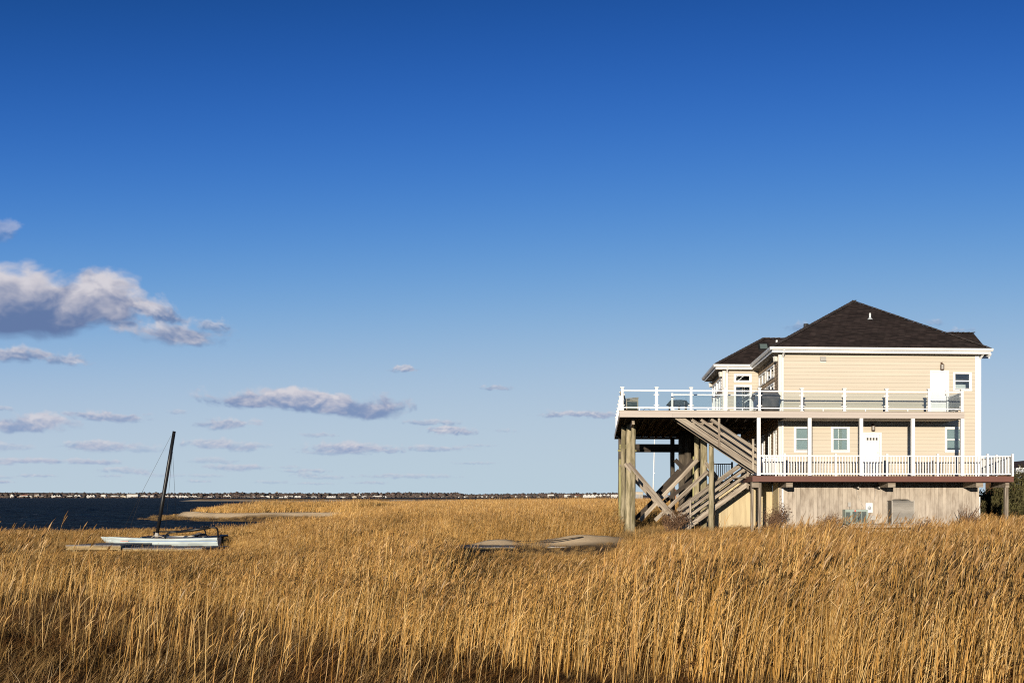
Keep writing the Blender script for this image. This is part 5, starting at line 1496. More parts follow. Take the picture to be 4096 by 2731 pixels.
# meter
u0, z1 = UZ(3462.5, 2011, -.1); u1, z0 = UZ(3490, 2050, -.1)
mt = Thing('electric_meter', 'white electric meter box with round glass dial on the plank base', 'meter', ((u0 + u1) / 2, -.01, z0), HF)
mt.part('box', MB().box(u0, u1, -.12, -.012, z0, z1), M_WHITE)
mt.part('dial', MB().tube([((u0 + u1) / 2, -.12, z0 + .24), ((u0 + u1) / 2, -.18, z0 + .24), ((u0 + u1) / 2, -.20, z0 + .24)], [.085, .085, .06], 16), mat('dial_glass', (.35, .37, .38), .15, .6), smooth=True)
mt.part('conduit', MB().tube([(u0 + .12, -.06, z0), (u0 + .12, -.06, GZ)], .03, 8), M_GREYBOX)
for (p0, p1, y0, y1, lb) in ((3392, 3403, 2008, 2025, 'small grey switch box above the green cooling unit'), (3481, 3501, 2061, 2078, 'square grey junction box low below the meter'),
                             (3551, 3565, 2007, 2025, 'small grey switch box left of the tall cooling unit')):
    a_, z1 = UZ(p0, y0, -.08); b_, z0 = UZ(p1, y1, -.08)
    bx = Thing('switch_box', lb, 'box', ((a_ + b_) / 2, -.01, z0), HF, 'grey electrical boxes on the base wall')
    bx.part('case', MB().box(a_, b_, -.10, -.012, z0, z1), M_GREYBOX); bx.part('conduit', MB().tube([((a_ + b_) / 2, -.05, z0), ((a_ + b_) / 2, -.05, z0 - .35)], .015, 6), M_DARKMETAL)
for (p, lb, px2) in ((3433, 'dark pipe stub under the lower deck left of its twin', 3458), (3517, 'dark pipe stub under the lower deck nearer the middle beam', 3490)):
    u_, z_ = UZ(p, 1949, -.4)
    pp_ = Thing('pipe_stub', lb, 'pipe', (u_, 0, z_), HF, 'pipe stubs under the lower deck')
    pp_.part('pipe', MB().tube([(u_ - .12, -.0, z_ + .02), (u_, -.45, z_)], .055, 12), M_DARKMETAL, smooth=True)
    pp_.part('mouth', MB().tube([(u_ - .002, -.449, z_), (u_ + .001, -.458, z_)], [.05, .035], 12), M_GREYBOX)
    ux, zx = UZ(px2, 2035, -.08)
    pp_.part('cable', MB().tube([(u_ - .05, -.06, z_ - .02), ((u_ + ux) / 2 - .02, -.035, (z_ + zx) / 2 - .1), (ux, -.05, zx)], .009, 5), M_GREYBOX)
u_, z_ = UZ(3475, 2127, -3.0); zb2 = GZ - .4
tp = Thing('standpipe', 'thin white T-shaped pipe standing in the reeds before the platform', 'pipe', (u_, -3.0, GZ), HF)
tp.part('upright', MB().tube([(u_, -3, zb2), (u_, -3, z_)], .022, 8), M_WHITE); tp.part('crossbar', MB().tube([(u_ - .16, -3, z_ + .02), (u_ + .16, -3, z_ + .02)], .026, 8), M_WHITE)

# ------------------------------------------------------------------ catamaran
YB = 42.0
M_HULL = mat('pale_hull', (.47, .53, .52), .5, .35, var=.25, nscale=2.5, stretch=(.6, 1, 2))
M_SPAR = mat('black_spar', (.012, .012, .013), .4, .4, var=.2)
M_STRIPE = mat('blue_stripe', (.10, .20, .42), .5, .3)
boat = Thing('catamaran', 'pale stranded catamaran with black mast and tube frames, no sail', 'boat', (PX(640, YB), YB, .12))
def hull(px0, px1, Y, ztop, zbot):
    x0, x1 = PX(px0, Y), PX(px1, Y); m_ = MB(); n_ = 16; ring = 10
    for i in range(n_ + 1):
        f_ = i / n_; x_ = x0 + (x1 - x0) * f_
        wd = .23 * min(1, (f_ * 3.2) ** .7 + .04) * (1 - .12 * max(0, f_ - .7) / .3)
        zt_ = ztop - .05 * math.sin(f_ * math.pi) + .03 * (1 - f_) ** 3
        zb_ = zbot + (ztop - zbot) * (.62 * max(0, 1 - f_ * 5.5) ** 2 + .10 * f_)
        prof = [(-.9, 1), (-1, .78), (-.86, .72), (-.80, .45), (-.45, .12), (0, 0), (.45, .12), (.80, .45), (1, .78), (.9, 1)]
        dx = -.06 * max(0, 1 - f_ * 8)
        for (a_, b_) in prof: m_.v.append((x_ + dx * b_ + .10 * max(0, 1 - f_ * 8) * (1 - b_), Y + a_ * wd, zb_ + (zt_ - zb_) * b_))
    for i in range(n_):
        m_.f += [(ring * i + k, ring * i + (k + 1) % ring, ring * i + ring + (k + 1) % ring, ring * i + ring + k) for k in range(ring)]
    m_.f += [tuple(range(ring)), tuple(reversed(range(n_ * ring, (n_ + 1) * ring)))]
    return m_, x0, x1
for (p0, p1, Y) in ((440, 877, 41.2), (408, 862, 43.3)):
    zt_ = P(600, 2148, Y).z; zb_ = P(600, 2192, Y).z
    m_, x0, x1 = hull(p0, p1, Y, zt_, zb_)
    hl = boat.part('hull', m_, M_HULL, smooth=False)
    if Y < 42:
        boat.part('stripe', MB().box(x0 + .9, x1 - .02, Y - .232, Y - .195, zt_ - .155, zt_ - .135), M_STRIPE, hl)
        boat.part('stripe', MB().box(x0 + .55, x0 + .88, Y - .236, Y - .195, zt_ - .160, zt_ - .140), mat('red_stripe', (.6, .25, .2), .5, .3), hl)
zt_ = P(600, 2148, 42).z
xm = P(627, 2138, 42.2).x
for xx_ in (xm - .1, PX(860, 42.2)): boat.part('crossbeam', MB().tube([(xx_, 41.1, zt_ + .02), (xx_, 43.4, zt_ + .02)], .05, 8), M_SPAR)
boat.part('trampoline', MB().box(xm - .05, PX(858, 42.2), 41.35, 43.1, zt_ + .0, zt_ + .015), M_SPAR)
mb_, mtp = P(629, 2132, 42.2), P(697, 1724, 42.2)
mast = boat.part('mast', MB().tube([mb_, mb_.lerp(mtp, .33), mb_.lerp(mtp, .66), mtp], [.068, .078, .078, .066], 10), M_SPAR, smooth=True)
boat.part('mast_step', MB().tube([(mb_.x - .02, mb_.y, zt_), (mb_.x, mb_.y, mb_.z + .02)], [.12, .07], 8), M_GREYBOX)
# stays
def stay(a, b, r_=.0055): boat.part('stay', MB().tube([a, a.lerp(b, .5), b], r_, 4), M_DARKMETAL, mast)
hb = P(684, 1742, 42.2); brd = P(572, 1960, 42.2)
stay(hb, brd); stay(brd, P(508, 2146, 41.2)); stay(brd, P(478, 2148, 43.3))
stay(P(690, 1800, 42.2), P(660, 2140, 43.4)); stay(P(690, 1795, 42.2), P(700, 1985, 43.0)); stay(P(700, 1985, 43.0), P(706, 2140, 43.3))
# black tube wing frames on each side
def smooth_path(pts, n_=4):
    out = []
    for i in range(len(pts) - 1):
        p0, p1, p2, p3 = pts[max(i - 1, 0)], pts[i], pts[i + 1], pts[min(i + 2, len(pts) - 1)]
        for k in range(n_):
            t_ = k / n_; out.append(.5 * ((2 * p1) + (p2 - p0) * t_ + (2 * p0 - 5 * p1 + 4 * p2 - p3) * t_ ** 2 + (3 * p1 - p0 - 3 * p2 + p3) * t_ ** 3))
    return out + [pts[-1]]
near = [P(661, 2152, 41.0), P(663, 2140, 40.9), P(676, 2131, 40.8), P(700, 2127, 40.8), P(770, 2118, 40.8), P(838, 2108, 40.8), P(864, 2111, 40.8), P(871, 2122, 40.9), P(872, 2148, 41.0)]
boat.part('wing_frame', MB().tube(smooth_path(near), .035, 8), M_SPAR, smooth=True)
boat.part('wing_pad', MB().tube([P(705, 2127, 40.8), P(770, 2119, 40.8), P(838, 2109, 40.8)], [.05, .065, .06], 8), M_SPAR, smooth=True)
far = [P(616, 2140, 43.4), P(617, 2130, 43.5), P(622, 2126, 43.6), P(700, 2124, 43.6), P(780, 2116, 43.6), P(812, 2116, 43.6), P(821, 2124, 43.5), P(822, 2146, 43.4)]
boat.part('wing_frame', MB().tube(smooth_path(far), .03, 8), M_SPAR, smooth=True)
boat.part('boom', MB().tube([P(668, 2148, 42.2), P(766, 2143, 42.0), P(790, 2139, 42.3)], .03, 8), mat('pale_spar', (.6, .55, .45), .5, .3), smooth=True)
boat.part('sail_bundle', MB().tube(smooth_path([P(770, 2147, 42.4), P(785, 2141, 42.4), P(797, 2136, 42.4), P(812, 2140, 42.4), P(830, 2147, 42.4)]), [.03] + [.085] * 15 + [.03], 8, jit=.2), M_COVER, smooth=True)
boat.part('rope', MB().tube(smooth_path([P(606, 2150, 41.3), P(616, 2142, 41.2), P(630, 2146, 41.2), P(640, 2143, 41.2), P(656, 2149, 41.2)]), .012, 5), mat('pale_rope', (.5, .42, .3), .8, .1), smooth=True)
boat.part('rudder', MB().prism([(PX(876, 43), .25), (PX(890, 43), .30), (PX(898, 43), .55), (PX(884, 43), .62)], 1, 42.95, 43.0), M_DARKSHADEWOOD)

# ------------------------------------------------------------------ wooden docks lying in the marsh
M_DOCK = mat('grey_dock_board', (.31, .285, .265), .9, .15, base2=(.21, .19, .175), nscale=2, stretch=(6, .6, 1), rnd=.16)
M_DOCKSIDE = mat('tan_dock_side', (.38, .28, .135), .85, .15, base2=(.24, .17, .085), nscale=2, stretch=(.5, 3, 6), rnd=.05)
def dock(name, label, px0, px1, Y0, Y1, ztop, hgt, skew, group=None):
    x0, x1 = PX(px0, Y0), PX(px1, Y0)
    d = Thing(name, label, 'dock', ((x0 + x1) / 2, (Y0 + Y1) / 2, ztop - hgt), None, group)
    n_ = max(4, int((x1 - x0) / .30)); w_ = (x1 - x0) / n_
    for i in range(n_):
        a_ = x0 + i * w_ + .004; b_ = a_ + w_ - .010; zo = random.uniform(0, .008)
        d.part('deck_board', MB().add([(a_, Y0, ztop - .03 + zo), (b_, Y0, ztop - .03 + zo), (b_ + skew, Y1, ztop - .03 + zo), (a_ + skew, Y1, ztop - .03 + zo),
                                       (a_, Y0, ztop + zo), (b_, Y0, ztop + zo), (b_ + skew, Y1, ztop + zo), (a_ + skew, Y1, ztop + zo)],
                                      [(0, 3, 2, 1), (4, 5, 6, 7), (0, 1, 5, 4), (1, 2, 6, 5), (2, 3, 7, 6), (3, 0, 4, 7)]), M_DOCK)
    d.part('front_skirt', MB().box(x0, x1, Y0 + .01, Y0 + .05, ztop - hgt, ztop - .032), M_DOCKSIDE)
    d.part('end_skirt', MB().beam((x1 - .02, Y0 + .055, ztop - hgt / 2), (x1 - .02 + skew, Y1 - .01, ztop - hgt / 2), .04, hgt - .07), M_DOCK)
    d.part('end_skirt', MB().beam((x0 + .03, Y0 + .055, ztop - hgt / 2), (x0 + .03 + skew, Y1 - .01, ztop - hgt / 2), .04, hgt - .07), M_DOCK)
    for f_ in (.08, .92): d.part('float_post', MB().tube([(x0 + (x1 - x0) * f_, Y0 + .3, -.3), (x0 + (x1 - x0) * f_, Y0 + .3, ztop - hgt + .02)], .08, 8), M_PILE)
    return d
dock('wooden_dock', 'long low grey dock section in front of the catamaran bow', 262, 482, 38.0, 39.9, P(400, 2180, 38.0).z, .17, .25, 'dock sections in the marsh')
dock('wooden_dock', 'grey dock section lying in front of the catamaran stern', 490, 808, 37.0, 38.8, P(600, 2192, 37.0).z, .15, .25, 'dock sections in the marsh')
dock('wooden_dock', 'small low grey dock piece to the right of the catamaran', 850, 935, 37.0, 38.4, P(880, 2200, 37.0).z, .16, .1, 'dock sections in the marsh')
dock('wooden_dock', 'grey dock section half buried by the small sand mound', 1768, 2062, 42.5, 44.4, P(1900, 2187, 42.5).z, .22, .35, 'dock sections in the marsh')
dock('wooden_dock', 'grey dock edge below the larger sand mound near the piles', 2190, 2425, 43.4, 44.6, P(2300, 2186, 43.4).z, .16, .2, 'dock sections in the marsh')
rp = MB().tube(smooth_path([P(2040, 2160, 43.9), P(2080, 2163, 43.8), P(2150, 2161, 43.8), P(2220, 2160, 43.9), P(2300, 2150, 44.3), P(2330, 2146, 44.6)]), .022, 5)
tag(link('old_rope', rp.mesh('old_rope', M_DARKSHADEWOOD)), 'dark frayed rope lying across the two sand mounds', 'rope')
st_ = MB().tube([P(982, 2100, 60), P(983, 2078, 60)], .03, 6); tag(link('marsh_stake', st_.mesh('marsh_stake', M_DARKSHADEWOOD)), 'thin dark stake standing at the inlet edge before the spit', 'stake')

# ------------------------------------------------------------------ shrubs
M_EVERGREEN = mat('evergreen_leaf', (.095, .085, .032), .8, .15, base2=(.05, .042, .018), nscale=1.5, coords='Object')
M_TWIG = mat('bare_twig', (.20, .115, .065), .9, .1, base2=(.11, .065, .04), nscale=4)
def shrub(name, label, cat, x, y, rx, ry, h_, n_leaf, seed, material, leaf=.05, twigs=14, z0=None, lean=.18):
    g_ = np.random.default_rng(seed); rd = random.Random(seed)
    zb = float(ground_z(np.array([x]), np.array([y]))[0]) - .05 if z0 is None else z0
    s = Thing(name, label, cat, (x, y, zb))
    br_ = MB(); ends = []
    for k in range(twigs):
        a_ = rd.uniform(0, 2 * math.pi); r_ = rd.uniform(.2, .9); p = Vector((x + rd.uniform(-.15, .15) * rx, y + rd.uniform(-.15, .15) * ry, zb))
        q = Vector((x + math.cos(a_) * r_ * rx + lean * h_, y + math.sin(a_) * r_ * ry, zb + h_ * rd.uniform(.5, 1.0)))
        mid = p.lerp(q, .5) + Vector((-.1 * rx, 0, .12 * h_))
        path = smooth_path([p, mid, q]); br_.tube(path, [.03 * (1 - i / len(path)) + .004 for i in range(len(path))], 5)
        ends += path[3:]
        for j in range(4):
            o_ = path[rd.randrange(3, len(path))]; e_ = o_ + Vector((rd.gauss(.12, .25) * rx * .6, rd.gauss(0, .25) * ry * .6, rd.uniform(.02, .3) * h_))
            br_.tube([o_, o_.lerp(e_, .5) + Vector((0, 0, .04)), e_], [.009, .006, .003], 4); ends += [o_.lerp(e_, .6), e_]
    s.part('trunk', br_, M_TWIG)
    if n_leaf:
        E_ = np.array([e[:] for e in ends]); c_ = E_[g_.integers(0, len(E_), n_leaf)] + g_.normal(0, 1, (n_leaf, 3)) * np.array([rx, ry, h_]) * .10
        rb = Ribbons(); d = unit(np.stack([g_.normal(.5, .5, n_leaf), g_.normal(0, .5, n_leaf), g_.normal(.6, .5, n_leaf)], 1)); L = leaf * g_.uniform(.6, 1.7, n_leaf)
        pts = np.stack([c_, c_ + d * L[:, None], c_ + d * (2 * L)[:, None]], 1)
        pts = pts - np.array([x, y, zb])
        sd = unit(np.cross(d, g_.normal(0, 1, (n_leaf, 3))))
        rb.strips(pts, np.stack([L * .3, L * .75, L * .1], 1), sd, np.ones((n_leaf, 3, 3)) * .5)
        link('crown', rb.mesh('crown', material), s.o)
    return s
for (p, Y, rx, ry, h_, n_, lb) in ((3985, 52.5, 1.3, 1.2, 2.15, 9000, 'dark evergreen shrub under the right end of the lower deck'),
                                   (4075, 51.5, 1.2, 1.3, 2.9, 11000, 'tall olive evergreen shrub at the right edge beyond the deck'),
                                   (4160, 50.5, 1.4, 1.3, 2.7, 9000, 'evergreen shrub cut off by the right edge of the view'),
                                   (4040, 49.0, .9, .8, 1.6, 6000, 'low olive shrub in front of the deck post at right'),
                                   (3935, 56.0, 1.3, 1.0, 1.9, 6000, 'shaded evergreen shrub behind the right corner of the base wall')):
    shrub('evergreen_shrub', lb, 'shrub', PX(p, Y), Y, rx, ry, h_, n_, int(p), M_EVERGREEN, .055)
shrub('bare_bush', 'leafless tangled bush against the right end of the plank base', 'bush', PX(3880, 47.0), 47.0, .7, .4, 1.35, 0, 5, M_TWIG, twigs=22, lean=.0)
shrub('bare_bush', 'leafless dark bush in front of the piles', 'bush', PX(2690, 46.2), 46.2, .9, .5, 1.1, 1500, 6, M_TWIG, twigs=22, leaf=.03)
shrub('bare_bush', 'leafless brown bush beside the white downspout', 'bush', PX(3090, 46.4), 46.4, .8, .5, 1.3, 1500, 7, M_TWIG, twigs=22, leaf=.03)
shrub('bare_bush', 'leafless brown bush left of the cooling unit platform', 'bush', PX(3290, 45.8), 45.8, .8, .5, .95, 1500, 8, M_TWIG, twigs=20, leaf=.03)
shrub('bare_bush', 'leafless brown bush right of the cooling unit platform', 'bush', PX(3700, 45.6), 45.6, .8, .5, .8, 1500, 9, M_TWIG, twigs=20, leaf=.03)

# ------------------------------------------------------------------ poles
def pole(name, label, cat, px0, py0, px1, py1, Y, r_):
    a_, b_ = P(px0, py0, Y), P(px1, py1, Y); a_.z = .1
    T = Thing(name, label, cat, (a_.x, Y, .1)); T.part('shaft', MB().tube([a_, a_.lerp(b_, .5), b_], [r_, r_ * .85, r_ * .6], 10), M_WHITE, smooth=True)
    T.part('cleat', MB().box(b_.x * .5 + a_.x * .5 + r_, b_.x * .5 + a_.x * .5 + r_ + .06, Y - .03, Y + .03, 5, 5.12), M_WHITE)
pole('flagpole', 'tall white flagpole seen through the gap under the upper deck', 'pole', 2610, 2040, 2620, 1690, 118, .085)
pole('flagpole', 'short thin white pole far behind the piles', 'pole', 2648, 2000, 2649, 1930, 250, .06)
# ------------------------------------------------------------------ houses on the far shore
M_FARWHITE = mat('far_white_wall', (.58, .55, .50), .7, .2, var=.25, nscale=.3)
M_FARCREAM = mat('far_cream_wall', (.50, .42, .31), .7, .2, var=.25, nscale=.3)
M_FARGREY = mat('far_grey_wall', (.30, .285, .27), .8, .15, var=.2, nscale=.3)
M_FARROOF = mat('far_dark_roof', (.10, .09, .085), .85, .15, var=.2, nscale=.4)
M_FARROOFL = mat('far_pale_roof', (.42, .39, .36), .85, .15, var=.1, nscale=.4)
M_FARRED = mat('far_red_roof', (.34, .12, .07), .85, .15, var=.15, nscale=.4)
M_FARGLASS = mat('far_dark_window', (.04, .045, .05), .3, .5)
WALLS = {'w': M_FARWHITE, 'c': M_FARCREAM, 'g': M_FARGREY}; ROOFS = {'d': M_FARROOF, 'p': M_FARROOFL, 'r': M_FARRED}
ORD = ['first', 'second', 'third', 'fourth', 'fifth', 'sixth', 'seventh', 'eighth', 'ninth', 'tenth', 'eleventh', 'twelfth', 'thirteenth', 'fourteenth', 'fifteenth', 'sixteenth', 'seventeenth', 'eighteenth', 'nineteenth', 'twentieth']
def far_house(px0, px1, y0, y1, wall, roof, kind, label, Y=None, name='far_house', cat='house', group='houses along the far shore', extra=None):
    xm_ = PX((px0 + px1) / 2, 3500)
    if Y is None: Y = float(shore_y(np.array([xm_]))[0]) + 16
    x0, x1 = PX(px0, Y), PX(px1, Y)
    zt_ = EYE + (CY - y0) / F * Y; zb = min(EYE + (CY - y1) / F * Y, .8)
    W_ = x1 - x0; D_ = min(max(W_ * .6, 6), 14); H_ = zt_ - zb
    T = Thing(name, label, cat, ((x0 + x1) / 2, Y + D_ / 2, zb - .5), None, group)
    hw_ = {'flat': .96, 'gable': .60, 'twin': .62, 'hip': .68, 'multi': .60}[kind] * H_
    T.part('wall', MB().box(x0, x1, Y, Y + D_, zb - 1.5, zb + hw_), WALLS[wall])
    zr, e_ = zb + hw_, .3
    if kind == 'flat': T.part('roof', MB().box(x0 - e_, x1 + e_, Y - e_, Y + D_ + e_, zr, zt_), ROOFS[roof])
    elif kind == 'hip': T.part('roof', hip(x0 - e_, x1 + e_, Y - e_, Y + D_ + e_, zr, ((x0 + W_ * .3, Y + D_ / 2), (x1 - W_ * .3, Y + D_ / 2), zt_), 'u'), ROOFS[roof])
    else:
        n_ = {'gable': 1, 'twin': 2, 'multi': max(3, round(W_ / 9))}[kind]
        for i in range(n_):
            a_, b_ = x0 + W_ * i / n_ + .15, x0 + W_ * (i + 1) / n_ - .15; hh_ = (zt_ - zr) * (1 if i % 2 == 0 else .82)
            T.part('gable', MB().prism([(a_ + .2, zr), (b_ - .2, zr), ((a_ + b_) / 2, zr + hh_ * .93)], 1, Y + .02, Y + .3), WALLS[wall])
            T.part('roof', MB().prism([(a_ - .1, zr), ((a_ + b_) / 2, zr + hh_), (b_ + .1, zr), (b_ - .35, zr), ((a_ + b_) / 2, zr + hh_ * .90), (a_ + .35, zr)], 1, Y - .3, Y + D_), ROOFS[roof])
    nw = max(2, int(W_ / 4.2)); nf = 2 if hw_ > 5 else 1
    for fl in range(nf):
        for i in range(nw):
            if random.random() < .15: continue
            cx_ = x0 + W_ * (i + .5) / nw; z0_ = zb + .9 + fl * (hw_ - .6) / nf
            T.box('window', cx_ - .75, cx_ + .75, Y - .06, Y - .005, z0_, z0_ + min(1.9, hw_ / nf * .6), M_FARGLASS)
    if extra: extra(T, x0, x1, Y, zb, zt_)
    return T
def tower(T, x0, x1, Y, zb, zt): T.part('chimney', MB().box(x0 + (x1 - x0) * .62, x0 + (x1 - x0) * .74, Y + 3, Y + 5, zb + 2, zt + 2.5), M_FARCREAM)
def domes(T, x0, x1, Y, zb, zt):
    for f_ in (.2, .85): T.part('turret', MB().tube([(x0 + (x1 - x0) * f_, Y + 3, zt - 2), (x0 + (x1 - x0) * f_, Y + 3, zt + 1.2), (x0 + (x1 - x0) * f_, Y + 3, zt + 2.2)], [1.7, 1.7, .3], 8), M_FARWHITE)
def wing(T, x0, x1, Y, zb, zt): T.part('side_wing', MB().box(x1, x1 + (x1 - x0) * .35, Y + 1, Y + 7, zb - 1, zb + (zt - zb) * .5), M_FARWHITE)
ROW = [ # left of the mast
    [('left of the mast', [(40, 54, 1975, 1989, 'w', 'd', 'gable', 'small white house'), (78, 111, 1977, 1989, 'w', 'r', 'hip', 'white house with red roof'), (114, 131, 1981, 1989, 'w', 'd', 'gable', 'low white house'),
      (136, 157, 1977, 1989, 'c', 'p', 'hip', 'cream house with chimney', tower), (160, 176, 1980, 1989, 'g', 'd', 'gable', 'grey house'), (204, 243, 1978, 1989, 'w', 'd', 'multi', 'long white house with gables'), (267, 292, 1980, 1989, 'w', 'd', 'gable', 'white house', wing),
      (297, 322, 1977, 1988, 'w', 'p', 'twin', 'white twin-gabled house'), (346, 379, 1977, 1989, 'w', 'd', 'multi', 'broad white house'), (404, 422, 1977, 1988, 'w', 'd', 'flat', 'pale flat-roofed house'), (443, 474, 1977, 1989, 'w', 'd', 'hip', 'white hip-roofed house'),
      (480, 503, 1979, 1989, 'c', 'd', 'gable', 'cream house'), (507, 551, 1976, 1989, 'w', 'p', 'flat', 'big pale two-storey house'), (562, 593, 1979, 1989, 'w', 'p', 'gable', 'white gabled house'), (601, 615, 1980, 1988, 'w', 'd', 'flat', 'small white house')])],
    [('between the mast and the water tower', [(646, 676, 1978, 1989, 'w', 'd', 'multi', 'white house'), (680, 712, 1979, 1989, 'w', 'p', 'twin', 'bright white gabled house'), (715, 748, 1979, 1990, 'w', 'd', 'multi', 'white house', wing),
      (753, 788, 1980, 1989, 'w', 'd', 'multi', 'long white gabled house'), (790, 804, 1986, 1990, 'w', 'p', 'flat', 'low white shed'), (831, 858, 1983, 1990, 'w', 'p', 'multi', 'low white house'), (894, 922, 1978, 1989, 'w', 'd', 'twin', 'tall white house', tower),
      (950, 956, 1984, 1989, 'w', 'p', 'gable', 'tiny white hut'), (978, 999, 1985, 1990, 'w', 'p', 'flat', 'low flat white building'), (1006, 1021, 1983, 1990, 'g', 'd', 'gable', 'grey house'), (1041, 1079, 1980, 1989, 'w', 'd', 'twin', 'white double house'), (1086, 1099, 1982, 1989, 'c', 'd', 'gable', 'cream house')])],
    [('between the water tower and the steeple', [(1109, 1133, 1985, 1990, 'w', 'p', 'multi', 'low white house'), (1137, 1173, 1981, 1989, 'w', 'd', 'multi', 'white house'), (1178, 1204, 1981, 1989, 'w', 'p', 'twin', 'white twin-gabled house'),
      (1214, 1237, 1983, 1989, 'w', 'd', 'gable', 'white house'), (1244, 1268, 1982, 1989, 'g', 'd', 'gable', 'grey house'), (1306, 1345, 1982, 1989, 'w', 'p', 'multi', 'long white gabled house'), (1360, 1385, 1983, 1989, 'w', 'd', 'hip', 'white hip-roofed house'), (1408, 1426, 1982, 1988, 'c', 'd', 'gable', 'cream house')])],
    [('right of the steeple', [(1447, 1470, 1982, 1989, 'w', 'd', 'gable', 'white house'), (1491, 1528, 1982, 1989, 'w', 'p', 'flat', 'long white building with two turrets', domes), (1530, 1546, 1982, 1988, 'w', 'p', 'twin', 'white twin-gabled house'), (1610, 1637, 1983, 1989, 'w', 'd', 'multi', 'white house'),
      (1654, 1666, 1982, 1988, 'g', 'd', 'gable', 'grey house'), (1676, 1689, 1982, 1987, 'c', 'd', 'gable', 'cream house'), (1700, 1713, 1981, 1988, 'g', 'd', 'hip', 'grey house'), (1766, 1781, 1984, 1988, 'w', 'd', 'gable', 'low white house'), (1833, 1849, 1983, 1989, 'w', 'd', 'gable', 'white house'), (1855, 1881, 1983, 1989, 'w', 'p', 'multi', 'white house'),
      (1910, 1936, 1981, 1989, 'w', 'd', 'hip', 'white house', wing), (1943, 1956, 1981, 1989, 'w', 'd', 'gable', 'white house'), (1965, 1986, 1983, 1989, 'w', 'd', 'gable', 'white house'), (2004, 2022, 1982, 1989, 'c', 'd', 'gable', 'cream house'), (2060, 2084, 1980, 1989, 'w', 'd', 'multi', 'white house'), (2103, 2133, 1977, 1991, 'w', 'd', 'hip', 'large white dark-roofed house'), (2150, 2179, 1983, 1989, 'w', 'd', 'hip', 'low white house'),
      (2190, 2216, 1976, 1991, 'w', 'd', 'flat', 'tall white house')])]]
for (sect,) in ROW:
    place, items = sect
    for i, it in enumerate(items):
        far_house(*it[:7], '%s on the far shore, %s %s' % (it[7], ORD[i], place), extra=it[8] if len(it) > 8 else None)
far_house(2257, 2281, 1977, 1991, 'w', 'd', 'flat', 'pale block-like house on the far shore left of the terracotta one')
far_house(2298, 2328, 1977, 1990, 'c', 'r', 'hip', 'house with terracotta roof beside the long white terrace')
far_house(2332, 2441, 1974, 1991, 'w', 'd', 'multi', 'long white many-gabled terrace on the shore just left of the piles', name='terrace', cat='terrace', group=None)
far_house(2444, 2474, 1977, 1990, 'w', 'p', 'flat', 'low white building between the terrace and the piles')
# low trees and hedges standing between the houses, nearer the water
n = 420
wxp = rng.uniform(-50, 2480, n); yy = shore_y(PX(wxp, 3500)) + rng.uniform(3, 15, n); xx = (wxp - CX) / F * yy
blob_field('shore_shrubs', 'dark shrubs and small trees between the far houses', 'shrubs', np.stack([xx, yy, fz(xx, yy) - .4], 1), rng.uniform(2.5, 6, n), rng.uniform(2.5, 7.5, n), woods_m, 43, 1)
# steeple and water tower
Yc = 3560; xc = PX(1438, Yc)
ch = Thing('church', 'white church with a thin pointed steeple on the far shore', 'church', (xc, Yc, .5))
ch.part('nave', MB().box(xc - 4, xc + 9, Yc, Yc + 8, -.5, 7).prism([(xc - 4, 7), (xc + 9, 7), (xc + 2.5, 10)], 1, Yc, Yc + 8), M_FARWHITE)
ch.part('tower', MB().box(xc - 1.8, xc + 1.8, Yc - 1, Yc - .02, 0, 12).box(xc - 1.3, xc + 1.3, Yc - .9, Yc - .1, 12, 15), M_FARWHITE)
ch.part('spire', MB().tube([(xc, Yc - .5, 15), (xc, Yc - .5, 21)], [1.4, .1], 6), M_FARWHITE)
Yt = 4100; xt = PX(1108, Yt)
wt = Thing('water_tower', 'white and red water tower standing above the far woods', 'water tower', (xt, Yt, 5))
import bmesh as _bm
b_ = _bm.new(); _bm.ops.create_uvsphere(b_, u_segments=14, v_segments=9, radius=4.6); me = bpy.data.meshes.new('tank')
for v in b_.verts: v.co.z *= .8
b_.to_mesh(me); b_.free(); me.materials.append(M_FARWHITE); link('tank', me, wt.o, (0, 0, 18.0))
wt.part('band', MB().tube([(xt, Yt, 24.1), (xt, Yt, 25.3)], [4.0, 3.4], 14), mat('red_band', (.5, .09, .06), .6, .2))
for k in range(6): wt.part('leg', MB().tube([(xt + 4 * math.cos(k * 1.047), Yt + 4 * math.sin(k * 1.047), 0), (xt + 3.6 * math.cos(k * 1.047), Yt + 3.6 * math.sin(k * 1.047), 20.5)], .3, 5), M_FARWHITE)

# houses seen under the deck, a few hundred metres behind
GB = 'houses behind the marsh'
far_house(2541, 2572, 1966, 1990, 'c', 'p', 'flat', 'cream flat-topped house behind the marsh just right of the front piles', Y=460, group=GB)
far_house(2500, 2536, 1975, 1990, 'w', 'd', 'hip', 'low white house behind the front piles', Y=520, group=GB)
far_house(2576, 2632, 1978, 1992, 'w', 'p', 'multi', 'low white row behind the marsh below the flagpole', Y=480, group=GB)
far_house(2638, 2676, 1970, 1992, 'w', 'r', 'gable', 'white house with red roof behind the crossing braces', Y=430, group=GB)
far_house(2684, 2740, 1958, 1992, 'g', 'd', 'flat', 'brick-fronted dark-roofed building behind the inner piles', Y=400, group=GB, extra=lambda T, x0, x1, Y, zb, zt: T.part('brick_tower', MB().box(x0, x0 + (x1 - x0) * .35, Y - .3, Y + 3, zb, zt + .3), mat('far_brick', (.30, .13, .08), .85, .1, var=.2, nscale=2)))
far_house(2752, 2800, 1960, 1992, 'w', 'd', 'flat', 'white square house between the inner piles', Y=420, group=GB)
far_house(2845, 2915, 1950, 1990, 'c', 'p', 'hip', 'cream house behind the lower stair', Y=330, group=GB)
far_house(2918, 2990, 1955, 1990, 'w', 'd', 'gable', 'white house behind the upper end of the lower stair', Y=350, group=GB)

